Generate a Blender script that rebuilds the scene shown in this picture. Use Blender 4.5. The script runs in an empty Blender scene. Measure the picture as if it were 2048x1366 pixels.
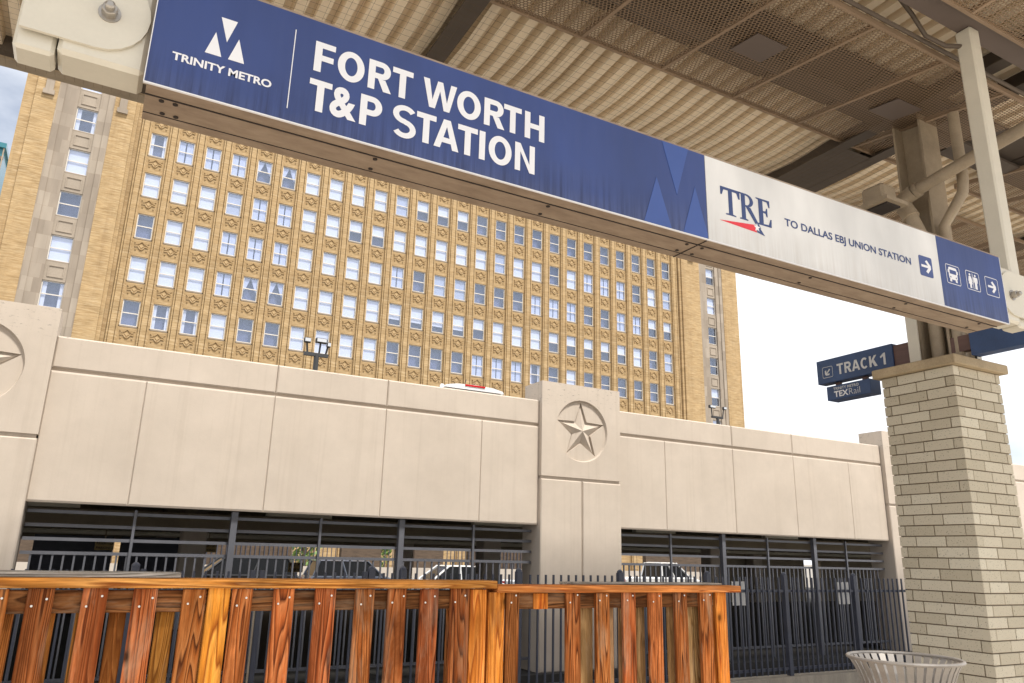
import bpy, bmesh, math, random
from mathutils import Vector, Matrix
from mathutils.geometry import tessellate_polygon
random.seed(7)
S = bpy.context.scene
COL = S.collection
R = math.radians

# ---------------------------------------------------------------- camera
cam = bpy.data.cameras.new("camera")
cam.sensor_width = 36.0
cam.lens = 26.64
cam.clip_start = 0.05
cam.clip_end = 3000
camo = bpy.data.objects.new("camera", cam)
COL.objects.link(camo)
_r = Vector((0.87549437, -0.48268644, 0.02287798))
_u = Vector((-0.15074827, -0.2278323, 0.96196019))
_f = Vector((0.4591128, 0.84563955, 0.27223004))
_m = Matrix((_r, _u, -_f)).transposed().to_4x4()
_m.translation = (0, 0, 1.6)
camo.matrix_world = _m
S.camera = camo

# ---------------------------------------------------------------- sky
SUN_EL, SUN_AZ = 60.0, 16.0          # behind the camera, a little to the right
wd = bpy.data.worlds.new("World")
S.world = wd
wd.use_nodes = True
nt = wd.node_tree
nt.nodes.clear()
sky = nt.nodes.new('ShaderNodeTexSky')
sky.sky_type = 'NISHITA'
sky.sun_disc = False
sky.sun_elevation = R(SUN_EL)
sky.sun_rotation = R(180 - SUN_AZ)
sky.air_density = 1.0
sky.dust_density = 1.5
tc = nt.nodes.new('ShaderNodeTexCoord')
mp = nt.nodes.new('ShaderNodeMapping')
mp.inputs['Scale'].default_value = (1.0, 1.0, 1.9)
mp.inputs['Location'].default_value = (-2, 3, 1.5)
no = nt.nodes.new('ShaderNodeTexNoise')
no.inputs['Scale'].default_value = 1.7
no.inputs['Detail'].default_value = 7
no.inputs['Roughness'].default_value = 0.55
rp = nt.nodes.new('ShaderNodeValToRGB')
rp.color_ramp.elements[0].position = 0.34
rp.color_ramp.elements[0].color = (0.28, 0.28, 0.28, 1)
rp.color_ramp.elements[1].position = 0.50
rp.color_ramp.elements[1].color = (1, 1, 1, 1)
mx = nt.nodes.new('ShaderNodeMixRGB')
mx.inputs[2].default_value = (9.6, 9.8, 10.2, 1)
bg = nt.nodes.new('ShaderNodeBackground')
bg.inputs['Strength'].default_value = 0.088
wo = nt.nodes.new('ShaderNodeOutputWorld')
L = nt.links.new
L(tc.outputs['Generated'], mp.inputs['Vector'])
L(mp.outputs[0], no.inputs['Vector'])
L(no.outputs['Fac'], rp.inputs['Fac'])
L(rp.outputs['Color'], mx.inputs['Fac'])
L(sky.outputs[0], mx.inputs[1])
L(mx.outputs[0], bg.inputs['Color'])
L(bg.outputs[0], wo.inputs['Surface'])

sd = bpy.data.lights.new("sun", 'SUN')
sd.energy = 3.3
sd.angle = R(8)
sd.color = (1.0, 0.95, 0.87)
so = bpy.data.objects.new("sun", sd)
COL.objects.link(so)
_sv = Vector((math.sin(R(SUN_AZ)) * math.cos(R(SUN_EL)), -math.cos(R(SUN_AZ)) * math.cos(R(SUN_EL)), math.sin(R(SUN_EL))))
so.rotation_euler = _sv.to_track_quat('Z', 'Y').to_euler()
so.location = (0, -10, 30)

vs = S.view_settings
vs.view_transform = 'Standard'
vs.look = 'None'
vs.exposure = 0.63
vs.gamma = 1.0
vs.use_curve_mapping = False

# ---------------------------------------------------------------- materials
def nodes(name):
    m = bpy.data.materials.new(name)
    m.use_nodes = True
    t = m.node_tree
    t.nodes.clear()
    o = t.nodes.new('ShaderNodeOutputMaterial')
    b = t.nodes.new('ShaderNodeBsdfPrincipled')
    t.links.new(b.outputs[0], o.inputs['Surface'])
    return m, t, b, o

def coords(t, scale=(1, 1, 1), rnd=0.0, kind='Object'):
    c = t.nodes.new('ShaderNodeTexCoord')
    m = t.nodes.new('ShaderNodeMapping')
    m.inputs['Scale'].default_value = scale
    src = c.outputs[kind]
    if rnd:
        oi = t.nodes.new('ShaderNodeObjectInfo')
        mu = t.nodes.new('ShaderNodeMath'); mu.operation = 'MULTIPLY'; mu.inputs[1].default_value = rnd
        t.links.new(oi.outputs['Random'], mu.inputs[0])
        ad = t.nodes.new('ShaderNodeVectorMath'); ad.operation = 'ADD'
        t.links.new(src, ad.inputs[0]); t.links.new(mu.outputs[0], ad.inputs[1])
        src = ad.outputs[0]
    t.links.new(src, m.inputs['Vector'])
    return m.outputs[0]

def noise(t, vec, scale, detail=4, rough=0.5, dist=0.0):
    n = t.nodes.new('ShaderNodeTexNoise')
    n.inputs['Scale'].default_value = scale
    n.inputs['Detail'].default_value = detail
    n.inputs['Roughness'].default_value = rough
    n.inputs['Distortion'].default_value = dist
    t.links.new(vec, n.inputs['Vector'])
    return n.outputs['Fac']

def ramp(t, fac, stops):
    r = t.nodes.new('ShaderNodeValToRGB')
    e = r.color_ramp.elements
    while len(e) < len(stops):
        e.new(0.5)
    for k, (p, c) in enumerate(stops):
        e[k].position = p
        e[k].color = (c, c, c, 1) if not isinstance(c, tuple) else (*c, 1)
    t.links.new(fac, r.inputs['Fac'])
    return r.outputs['Color']

def mix(t, fac, a, b, mode='MIX'):
    m = t.nodes.new('ShaderNodeMixRGB')
    m.blend_type = mode
    for i, v in ((0, fac), (1, a), (2, b)):
        if isinstance(v, (int, float)):
            m.inputs[i].default_value = v if i == 0 else (v, v, v, 1)
        elif isinstance(v, tuple):
            m.inputs[i].default_value = (*v, 1)
        else:
            t.links.new(v, m.inputs[i])
    return m.outputs[0]

def bump(t, b, h, strength, dist=0.01):
    n = t.nodes.new('ShaderNodeBump')
    n.inputs['Strength'].default_value = strength
    n.inputs['Distance'].default_value = dist
    t.links.new(h, n.inputs['Height'])
    t.links.new(n.outputs[0], b.inputs['Normal'])

def plain(name, col, rough=0.6, var=0.12, scale=3.0, metal=0.0, stretch=(1, 1, 1), bmp=0.0, rnd=0.0, spec=0.5, fine=0.0):
    m, t, b, o = nodes(name)
    v = coords(t, stretch, rnd)
    n = noise(t, v, scale, 5, 0.6)
    lo = tuple(c * (1 - var) for c in col)
    hi = tuple(min(1, c * (1 + var)) for c in col)
    c = ramp(t, n, [(0.3, lo), (0.7, hi)])
    if fine:
        n2 = noise(t, v, scale * 25, 2, 0.6)
        c = mix(t, fine, c, ramp(t, n2, [(0.35, 0.25), (0.65, 1.0)]), 'MULTIPLY')
    t.links.new(c, b.inputs['Base Color'])
    b.inputs['Roughness'].default_value = rough
    b.inputs['Metallic'].default_value = metal
    b.inputs['Specular IOR Level'].default_value = spec
    if bmp:
        bump(t, b, noise(t, v, scale * 12, 3), bmp)
    return m

def wood(name, axis, tint, weather=0.5, bright=(0.62, 1.22)):
    """sawn softwood: contour lines of a stretched noise field make the growth rings; each board shifts the pattern"""
    m, t, b, o = nodes(name)
    sc = [13.0, 13.0, 13.0]
    sc[axis] = 0.62
    field = noise(t, coords(t, tuple(sc), 37.0), 1.0, 1.5, 0.4)
    mu = t.nodes.new('ShaderNodeMath'); mu.operation = 'MULTIPLY'; mu.inputs[1].default_value = 19.0
    t.links.new(field, mu.inputs[0])
    fr = t.nodes.new('ShaderNodeMath'); fr.operation = 'FRACT'
    t.links.new(mu.outputs[0], fr.inputs[0])
    d, mid, li = tint
    c = ramp(t, fr.outputs[0], [(0.0, li), (0.55, mid), (0.86, d), (1.0, li)])
    fib = noise(t, coords(t, tuple(5.0 if k == axis else 105.0 for k in range(3)), 11.0), 1.0, 4, 0.7)
    c = mix(t, 0.75, c, ramp(t, fib, [(0.30, 0.30), (0.68, 1.22)]), 'MULTIPLY')
    blot = noise(t, coords(t, tuple(1.6 if k == axis else 9.0 for k in range(3)), 23.0), 1.0, 5, 0.65, 0.6)
    c = mix(t, ramp(t, blot, [(0.43, 0.0), (0.66, 0.85)]), c, tuple(x * 0.32 for x in mid))
    gre = noise(t, coords(t, tuple(1.2 if k == axis else 6.0 for k in range(3)), 71.0), 1.3, 5, 0.7, 0.4)
    c = mix(t, ramp(t, gre, [(0.52, 0.0), (0.75, weather)]), c, (0.46, 0.33, 0.21))
    oi = t.nodes.new('ShaderNodeObjectInfo')
    hs = t.nodes.new('ShaderNodeHueSaturation')
    mr = t.nodes.new('ShaderNodeMapRange')
    mr.inputs['To Min'].default_value = bright[0]
    mr.inputs['To Max'].default_value = bright[1]
    t.links.new(oi.outputs['Random'], mr.inputs['Value'])
    t.links.new(mr.outputs[0], hs.inputs['Value'])
    m2 = t.nodes.new('ShaderNodeMath'); m2.operation = 'MULTIPLY'; m2.inputs[1].default_value = 7.31
    f2 = t.nodes.new('ShaderNodeMath'); f2.operation = 'FRACT'
    mr2 = t.nodes.new('ShaderNodeMapRange')
    mr2.inputs['To Min'].default_value = 0.490; mr2.inputs['To Max'].default_value = 0.505
    t.links.new(oi.outputs['Random'], m2.inputs[0]); t.links.new(m2.outputs[0], f2.inputs[0]); t.links.new(f2.outputs[0], mr2.inputs['Value'])
    t.links.new(mr2.outputs[0], hs.inputs['Hue'])
    t.links.new(c, hs.inputs['Color'])
    vor = t.nodes.new('ShaderNodeTexVoronoi')
    vor.inputs['Scale'].default_value = 1.7
    t.links.new(coords(t, tuple(2.2 if k == axis else 3.4 for k in range(3)), 51.0), vor.inputs['Vector'])
    knot = ramp(t, vor.outputs['Distance'], [(0.04, 0.22), (0.10, 0.75), (0.16, 1.0)])
    t.links.new(mix(t, 1.0, hs.outputs[0], knot, 'MULTIPLY'), b.inputs['Base Color'])
    b.inputs['Roughness'].default_value = 0.9
    b.inputs['Specular IOR Level'].default_value = 0.1
    bump(t, b, fib, 0.7, 0.004)
    return m

M = {}
M['wood_v'] = wood('stained_wood_upright', 2, ((0.075, 0.020, 0.007), (0.40, 0.112, 0.024), (0.57, 0.21, 0.065)), 0.55)
M['wood_post'] = wood('stained_wood_post', 2, ((0.30, 0.070, 0.010), (0.72, 0.255, 0.032), (0.80, 0.34, 0.065)), 0.2, (0.85, 1.15))
M['wood_back'] = wood('pale_wood_upright', 2, ((0.30, 0.15, 0.055), (0.54, 0.31, 0.12), (0.62, 0.39, 0.18)))
M['wood_h'] = wood('stained_wood_rail', 0, ((0.26, 0.070, 0.014), (0.66, 0.25, 0.05), (0.76, 0.35, 0.10)), 0.35, (0.9, 1.1))
M['wood_hd'] = wood('dark_wood_rail', 0, ((0.055, 0.022, 0.008), (0.25, 0.095, 0.028), (0.36, 0.16, 0.055)), 0.5)
M['wood_grey'] = wood('weathered_grey_wood', 0, ((0.16, 0.13, 0.10), (0.48, 0.43, 0.36), (0.60, 0.56, 0.50)))
M['wood_rear'] = wood('stained_wood_rear_upright', 2, ((0.16, 0.045, 0.010), (0.45, 0.165, 0.030), (0.58, 0.25, 0.06)), 0.3)
M['screw'] = plain('zinc_screw', (0.62, 0.60, 0.56), 0.4, 0.1, 30, 0.6)
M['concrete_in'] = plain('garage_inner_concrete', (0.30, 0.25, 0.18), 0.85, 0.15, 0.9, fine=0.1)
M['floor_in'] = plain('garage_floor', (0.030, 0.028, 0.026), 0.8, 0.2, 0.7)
M['platform'] = plain('platform_concrete', (0.62, 0.56, 0.48), 0.85, 0.08, 0.5, fine=0.15)
M['ground'] = plain('ballast_ground', (0.33, 0.30, 0.26), 0.9, 0.2, 0.4, fine=0.35)
M['kerb'] = plain('kerb_concrete', (0.42, 0.37, 0.30), 0.85, 0.18, 1.6, stretch=(3, 3, 0.5), fine=0.2)
M['black_metal'] = plain('dark_slate_painted_steel', (0.050, 0.056, 0.082), 0.45, 0.15, 3.0)
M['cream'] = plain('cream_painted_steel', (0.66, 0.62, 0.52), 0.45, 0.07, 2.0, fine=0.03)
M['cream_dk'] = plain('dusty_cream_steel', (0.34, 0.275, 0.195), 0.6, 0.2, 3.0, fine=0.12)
M['beam'] = plain('brown_steel_beam', (0.075, 0.058, 0.045), 0.6, 0.15, 2.0)
M['frame_bar'] = plain('tan_steel_bar', (0.27, 0.19, 0.125), 0.55, 0.15, 3.0)
M['plate'] = plain('taupe_plate', (0.13, 0.10, 0.085), 0.6, 0.06, 3.0)
M['deck'] = plain('tan_metal_deck', (0.84, 0.71, 0.53), 0.5, 0.10, 0.7, stretch=(1, 0.35, 1), fine=0.06)
M['net'] = plain('netting', (0.10, 0.07, 0.04), 0.8, 0.1, 3.0)
M['cable'] = plain('dark_conduit', (0.10, 0.075, 0.055), 0.6, 0.1, 3.0)
M['bolt'] = plain('galvanised_bolt', (0.40, 0.37, 0.33), 0.38, 0.2, 20, 0.7)
M['dark'] = plain('dark_seam', (0.03, 0.022, 0.018), 0.7, 0.1, 5)
M['white'] = plain('white_vinyl', (0.80, 0.80, 0.82), 0.45, 0.02, 2)
M['navy'] = plain('navy_vinyl', (0.030, 0.055, 0.17), 0.4, 0.05, 2)
M['red'] = plain('red_vinyl', (0.72, 0.03, 0.045), 0.4, 0.05, 2)
M['wm'] = plain('lighter_blue_vinyl', (0.042, 0.088, 0.30), 0.4, 0.06, 3)
M['wm2'] = plain('grey_blue_vinyl', (0.050, 0.080, 0.235), 0.4, 0.06, 3)
M['cap'] = plain('cap_stone', (0.42, 0.33, 0.21), 0.8, 0.2, 3.0, fine=0.2)
M['mortar'] = plain('brown_mortar', (0.19, 0.145, 0.10), 0.9, 0.15, 8, fine=0.2)
M['track_blue'] = plain('track_sign_blue', (0.030, 0.065, 0.165), 0.5, 0.18, 5, fine=0.15)
M['brown'] = plain('brown_bracket', (0.13, 0.072, 0.06), 0.6, 0.1, 3, stretch=(1, 1, 12))
M['letter_grey'] = plain('aged_white_letters', (0.62, 0.62, 0.62), 0.5, 0.1, 20)
M['trash'] = plain('silver_painted_steel', (0.30, 0.275, 0.25), 0.42, 0.18, 8.0, 0.35, fine=0.1)
M['tan_stone'] = plain('limestone_panel', (0.36, 0.30, 0.235), 0.8, 0.10, 0.4, fine=0.12)
M['blind'] = plain('white_blind', (0.80, 0.80, 0.80), 0.8, 0.02, 1)
M['blind_grey'] = plain('grey_blind', (0.50, 0.53, 0.58), 0.8, 0.03, 1)
M['curtain'] = plain('sheer_curtain', (0.62, 0.65, 0.74), 0.8, 0.12, 5, stretch=(6, 6, 0.2))
M['win_frame'] = plain('pale_window_frame', (0.66, 0.62, 0.56), 0.5, 0.05, 1)
M['room'] = plain('dim_room', (0.165, 0.18, 0.275), 0.9, 0.15, 0.5)
M['window_sill'] = plain('window_sill_stone', (0.27, 0.22, 0.17), 0.8, 0.1, 1)
M['lamp_black'] = plain('black_lamp_housing', (0.03, 0.03, 0.032), 0.5, 0.1, 4)
M['lamp_glass'] = plain('lamp_lens', (0.5, 0.52, 0.55), 0.2, 0.05, 4)
M['leaf'] = plain('leaf_green', (0.13, 0.22, 0.045), 0.6, 0.4, 6, rnd=9)
M['bark'] = plain('bark', (0.10, 0.075, 0.05), 0.9, 0.3, 6)
M['rear_brick'] = plain('dark_yard_brick', (0.11, 0.075, 0.05), 0.9, 0.35, 2.0, stretch=(1, 1, 5))
M['yellow_sign'] = plain('faded_yellow_board', (0.42, 0.30, 0.12), 0.6, 0.08, 4)
M['paper'] = plain('white_paper', (0.78, 0.78, 0.76), 0.7, 0.03, 4)
M['tyre'] = plain('tyre_rubber', (0.018, 0.018, 0.018), 0.8, 0.1, 5)
M['rim'] = plain('alloy', (0.5, 0.5, 0.5), 0.3, 0.05, 5, 0.8)
M['car_glass'] = plain('dark_car_glass', (0.015, 0.017, 0.02), 0.08, 0.05, 2)
M['tail'] = plain('tail_lamp_red', (0.55, 0.015, 0.02), 0.2, 0.1, 8)
M['brass'] = plain('brass', (0.6, 0.42, 0.15), 0.35, 0.1, 20, 0.8)

def carpaint(n, c):
    m = plain(n, c, 0.28, 0.03, 2)
    m.node_tree.nodes['Principled BSDF'].inputs['Coat Weight'].default_value = 0.6
    return m
M['car_black'] = carpaint('black_car_paint', (0.015, 0.014, 0.014))
M['car_grey'] = carpaint('slate_car_paint', (0.065, 0.075, 0.10))
M['car_white'] = carpaint('white_car_paint', (0.80, 0.80, 0.80))

def m_brickwall():
    """golden facing brick seen from far: thin courses, patchy tone"""
    m, t, b, o = nodes('golden_facing_brick')
    v = coords(t, (0.55, 0.55, 9.0))
    n = noise(t, v, 1.4, 3, 0.7)
    c = ramp(t, n, [(0.22, (0.22, 0.138, 0.062)), (0.5, (0.44, 0.308, 0.160)), (0.82, (0.63, 0.50, 0.325))])
    n2 = noise(t, coords(t, (1, 1, 0.5)), 0.16, 4, 0.6)
    c = mix(t, ramp(t, n2, [(0.35, 0.0), (0.7, 0.40)]), c, (0.42, 0.28, 0.14))
    stn = noise(t, coords(t, (1.1, 1.1, 0.045)), 1.0, 5, 0.7)
    c = mix(t, ramp(t, stn, [(0.5, 0.0), (0.78, 0.6)]), c, (0.24, 0.15, 0.075))
    pat = noise(t, coords(t, (1, 1, 1.6)), 0.9, 5, 0.75)
    c = mix(t, 0.7, c, ramp(t, pat, [(0.3, 0.70), (0.7, 1.15)]), 'MULTIPLY')
    t.links.new(c, b.inputs['Base Color'])
    b.inputs['Roughness'].default_value = 0.85
    b.inputs['Specular IOR Level'].default_value = 0.2
    return m
M['gold'] = m_brickwall()

def m_precast():
    m, t, b, o = nodes('garage_precast')
    c = ramp(t, noise(t, coords(t), 0.7, 5, 0.6), [(0.3, (0.515, 0.445, 0.372)), (0.7, (0.575, 0.500, 0.422))])
    drip = noise(t, coords(t, (9, 9, 0.22)), 1.0, 5, 0.65)
    c = mix(t, ramp(t, drip, [(0.53, 0.0), (0.80, 0.42)]), c, (0.40, 0.335, 0.265))
    c = mix(t, 0.35, c, ramp(t, noise(t, coords(t), 2.6, 6, 0.7), [(0.3, 0.84), (0.7, 1.08)]), 'MULTIPLY')
    sp = t.nodes.new('ShaderNodeSeparateXYZ')
    t.links.new(coords(t), sp.inputs[0])
    mr = t.nodes.new('ShaderNodeMapRange')
    mr.inputs['From Min'].default_value = 4.30; mr.inputs['From Max'].default_value = 4.42
    t.links.new(sp.outputs[2], mr.inputs['Value'])
    ch = ramp(t, noise(t, coords(t, (3, 3, 14)), 3.0, 5, 0.8), [(0.60, 0.0), (0.66, 1.0)])
    t.links.new(mix(t, mix(t, 1.0, ch, mr.outputs[0], 'MULTIPLY'), c, (0.16, 0.145, 0.13)), b.inputs['Base Color'])
    b.inputs['Roughness'].default_value = 0.82
    b.inputs['Specular IOR Level'].default_value = 0.3
    bump(t, b, noise(t, coords(t), 40, 3), 0.08)
    return m
M['concrete'] = m_precast()


def m_stone():
    m, t, b, o = nodes('limestone_blocks')
    v = coords(t, (1, 1, 1))
    br = t.nodes.new('ShaderNodeTexBrick')
    br.inputs['Scale'].default_value = 1.0
    br.inputs['Brick Width'].default_value = 0.75
    br.inputs['Row Height'].default_value = 1.15
    br.inputs['Mortar Size'].default_value = 0.006
    br.inputs['Color1'].default_value = (0.375, 0.315, 0.25, 1)
    br.inputs['Color2'].default_value = (0.27, 0.22, 0.17, 1)
    br.inputs['Mortar'].default_value = (0.27, 0.21, 0.15, 1)
    sw = t.nodes.new('ShaderNodeSeparateXYZ'); cb = t.nodes.new('ShaderNodeCombineXYZ')
    t.links.new(v, sw.inputs[0])
    t.links.new(sw.outputs[0], cb.inputs[0]); t.links.new(sw.outputs[2], cb.inputs[1])
    t.links.new(cb.outputs[0], br.inputs['Vector'])
    n = noise(t, coords(t, (1, 1, 0.3)), 1.2, 4)
    t.links.new(mix(t, 0.6, br.outputs['Color'], ramp(t, n, [(0.3, 0.75), (0.7, 1.1)]), 'MULTIPLY'), b.inputs['Base Color'])
    b.inputs['Roughness'].default_value = 0.85
    return m
M['stone'] = m_stone()

def m_colbrick():
    m, t, b, o = nodes('cream_speckled_brick')
    oi = t.nodes.new('ShaderNodeObjectInfo')
    base = ramp(t, oi.outputs['Random'], [(0.0, (0.46, 0.41, 0.31)), (0.5, (0.55, 0.495, 0.385)), (1.0, (0.62, 0.57, 0.455))])
    v = coords(t, (1, 1, 1), 13)
    sp = noise(t, v, 85, 2, 0.6)
    c = mix(t, 0.9, base, ramp(t, sp, [(0.27, 0.35), (0.40, 1.0)]), 'MULTIPLY')
    t.links.new(c, b.inputs['Base Color'])
    b.inputs['Roughness'].default_value = 0.85
    b.inputs['Specular IOR Level'].default_value = 0.25
    bump(t, b, sp, 0.3, 0.004)
    return m
M['colbrick'] = m_colbrick()

def m_signpaint(name, col, streak, amt):
    """sign face with rain streaks running down from the text towards the lower edge"""
    m, t, b, o = nodes(name)
    v = coords(t, (1, 1, 1))
    st = noise(t, coords(t, (38, 38, 1.1)), 1.0, 5, 0.7)
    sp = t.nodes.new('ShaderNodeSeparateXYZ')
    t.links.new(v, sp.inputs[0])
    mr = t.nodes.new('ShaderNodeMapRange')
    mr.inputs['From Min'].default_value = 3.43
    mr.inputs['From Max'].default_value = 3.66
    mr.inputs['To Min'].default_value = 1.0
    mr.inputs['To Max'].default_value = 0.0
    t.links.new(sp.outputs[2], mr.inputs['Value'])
    k = mix(t, 1.0, ramp(t, st, [(0.42, 0.0), (0.66, 1.0)]), mr.outputs[0], 'MULTIPLY')
    mu = t.nodes.new('ShaderNodeMath'); mu.operation = 'MULTIPLY'; mu.inputs[1].default_value = amt
    t.links.new(k, mu.inputs[0])
    cl = noise(t, coords(t, (1, 1, 0.4)), 3.0, 4)
    base = ramp(t, cl, [(0.3, tuple(x * 0.86 for x in col)), (0.7, tuple(x * 1.12 for x in col))])
    pale_low = t.nodes.new('ShaderNodeMath'); pale_low.operation = 'MULTIPLY'; pale_low.inputs[1].default_value = 0.42  # patchy paler tone, stronger towards the lower edge
    t.links.new(mix(t, 1.0, ramp(t, noise(t, coords(t, (0.7, 1, 2.0)), 1.3, 3), [(0.38, 0.0), (0.62, 1.0)]), mr.outputs[0], 'MULTIPLY'), pale_low.inputs[0])
    base = mix(t, pale_low.outputs[0], base, tuple(0.5 * x + 0.10 for x in col))
    t.links.new(mix(t, mu.outputs[0], base, streak), b.inputs['Base Color'])
    t.links.new(ramp(t, st, [(0.3, 0.28), (0.7, 0.42)]), b.inputs['Roughness'])
    return m
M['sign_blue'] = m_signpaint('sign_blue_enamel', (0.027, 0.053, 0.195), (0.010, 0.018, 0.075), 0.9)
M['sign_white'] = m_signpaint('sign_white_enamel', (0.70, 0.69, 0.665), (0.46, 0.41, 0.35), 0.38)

def m_box_under():
    m, t, b, o = nodes('sign_box_metal')
    n = noise(t, coords(t, (2.5, 7, 2.5)), 2.0, 6, 0.7)
    c = ramp(t, n, [(0.3, (0.24, 0.175, 0.125)), (0.65, (0.36, 0.275, 0.20))])
    t.links.new(c, b.inputs['Base Color'])
    b.inputs['Roughness'].default_value = 0.55
    return m
M['sign_box'] = m_box_under()

def m_perf():
    """perforated sheet: staggered round holes cut through by the shader"""
    m, t, b, o = nodes('perforated_sheet')
    b.inputs['Base Color'].default_value = (0.215, 0.145, 0.088, 1)
    b.inputs['Roughness'].default_value = 0.55
    p = 0.040
    c = t.nodes.new('ShaderNodeTexCoord')
    def lattice(off):
        mpn = t.nodes.new('ShaderNodeMapping')
        mpn.inputs['Scale'].default_value = (1 / p, 1 / (p * 1.732), 0)
        mpn.inputs['Location'].default_value = (off, off, 0)
        t.links.new(c.outputs['Object'], mpn.inputs['Vector'])
        fr = t.nodes.new('ShaderNodeVectorMath'); fr.operation = 'FRACTION'
        t.links.new(mpn.outputs[0], fr.inputs[0])
        sb = t.nodes.new('ShaderNodeVectorMath'); sb.operation = 'SUBTRACT'; sb.inputs[1].default_value = (0.5, 0.5, 0)
        t.links.new(fr.outputs[0], sb.inputs[0])
        sc = t.nodes.new('ShaderNodeVectorMath'); sc.operation = 'MULTIPLY'; sc.inputs[1].default_value = (1, 1.732, 0)
        t.links.new(sb.outputs[0], sc.inputs[0])
        le = t.nodes.new('ShaderNodeVectorMath'); le.operation = 'LENGTH'
        t.links.new(sc.outputs[0], le.inputs[0])
        return le.outputs['Value']
    mn = t.nodes.new('ShaderNodeMath'); mn.operation = 'MINIMUM'
    t.links.new(lattice(1000.0), mn.inputs[0]); t.links.new(lattice(1000.5), mn.inputs[1])
    ls = t.nodes.new('ShaderNodeMath'); ls.operation = 'LESS_THAN'; ls.inputs[1].default_value = 0.36
    t.links.new(mn.outputs[0], ls.inputs[0])
    tr = t.nodes.new('ShaderNodeBsdfTransparent')
    ms = t.nodes.new('ShaderNodeMixShader')
    t.links.new(ls.outputs[0], ms.inputs[0])
    t.links.new(b.outputs[0], ms.inputs[1]); t.links.new(tr.outputs[0], ms.inputs[2])
    t.links.new(ms.outputs[0], o.inputs['Surface'])
    return m
M['perf'] = m_perf()

def m_glass():
    m, t, b, o = nodes('window_glass')
    t.nodes.remove(b)
    tr = t.nodes.new('ShaderNodeBsdfTransparent')
    tr.inputs[0].default_value = (0.92, 0.94, 1.0, 1)
    gl = t.nodes.new('ShaderNodeBsdfGlossy')
    gl.inputs['Roughness'].default_value = 0.03
    gl.inputs['Color'].default_value = (0.80, 0.88, 1.0, 1)
    ms = t.nodes.new('ShaderNodeMixShader')
    ms.inputs[0].default_value = 0.13
    t.links.new(tr.outputs[0], ms.inputs[1]); t.links.new(gl.outputs[0], ms.inputs[2])
    t.links.new(ms.outputs[0], o.inputs['Surface'])
    return m
M['glass'] = m_glass()
M['tower_glass'] = plain('teal_curtain_wall', (0.05, 0.20, 0.24), 0.12, 0.3, 0.25, stretch=(1, 1, 0.3))

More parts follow.
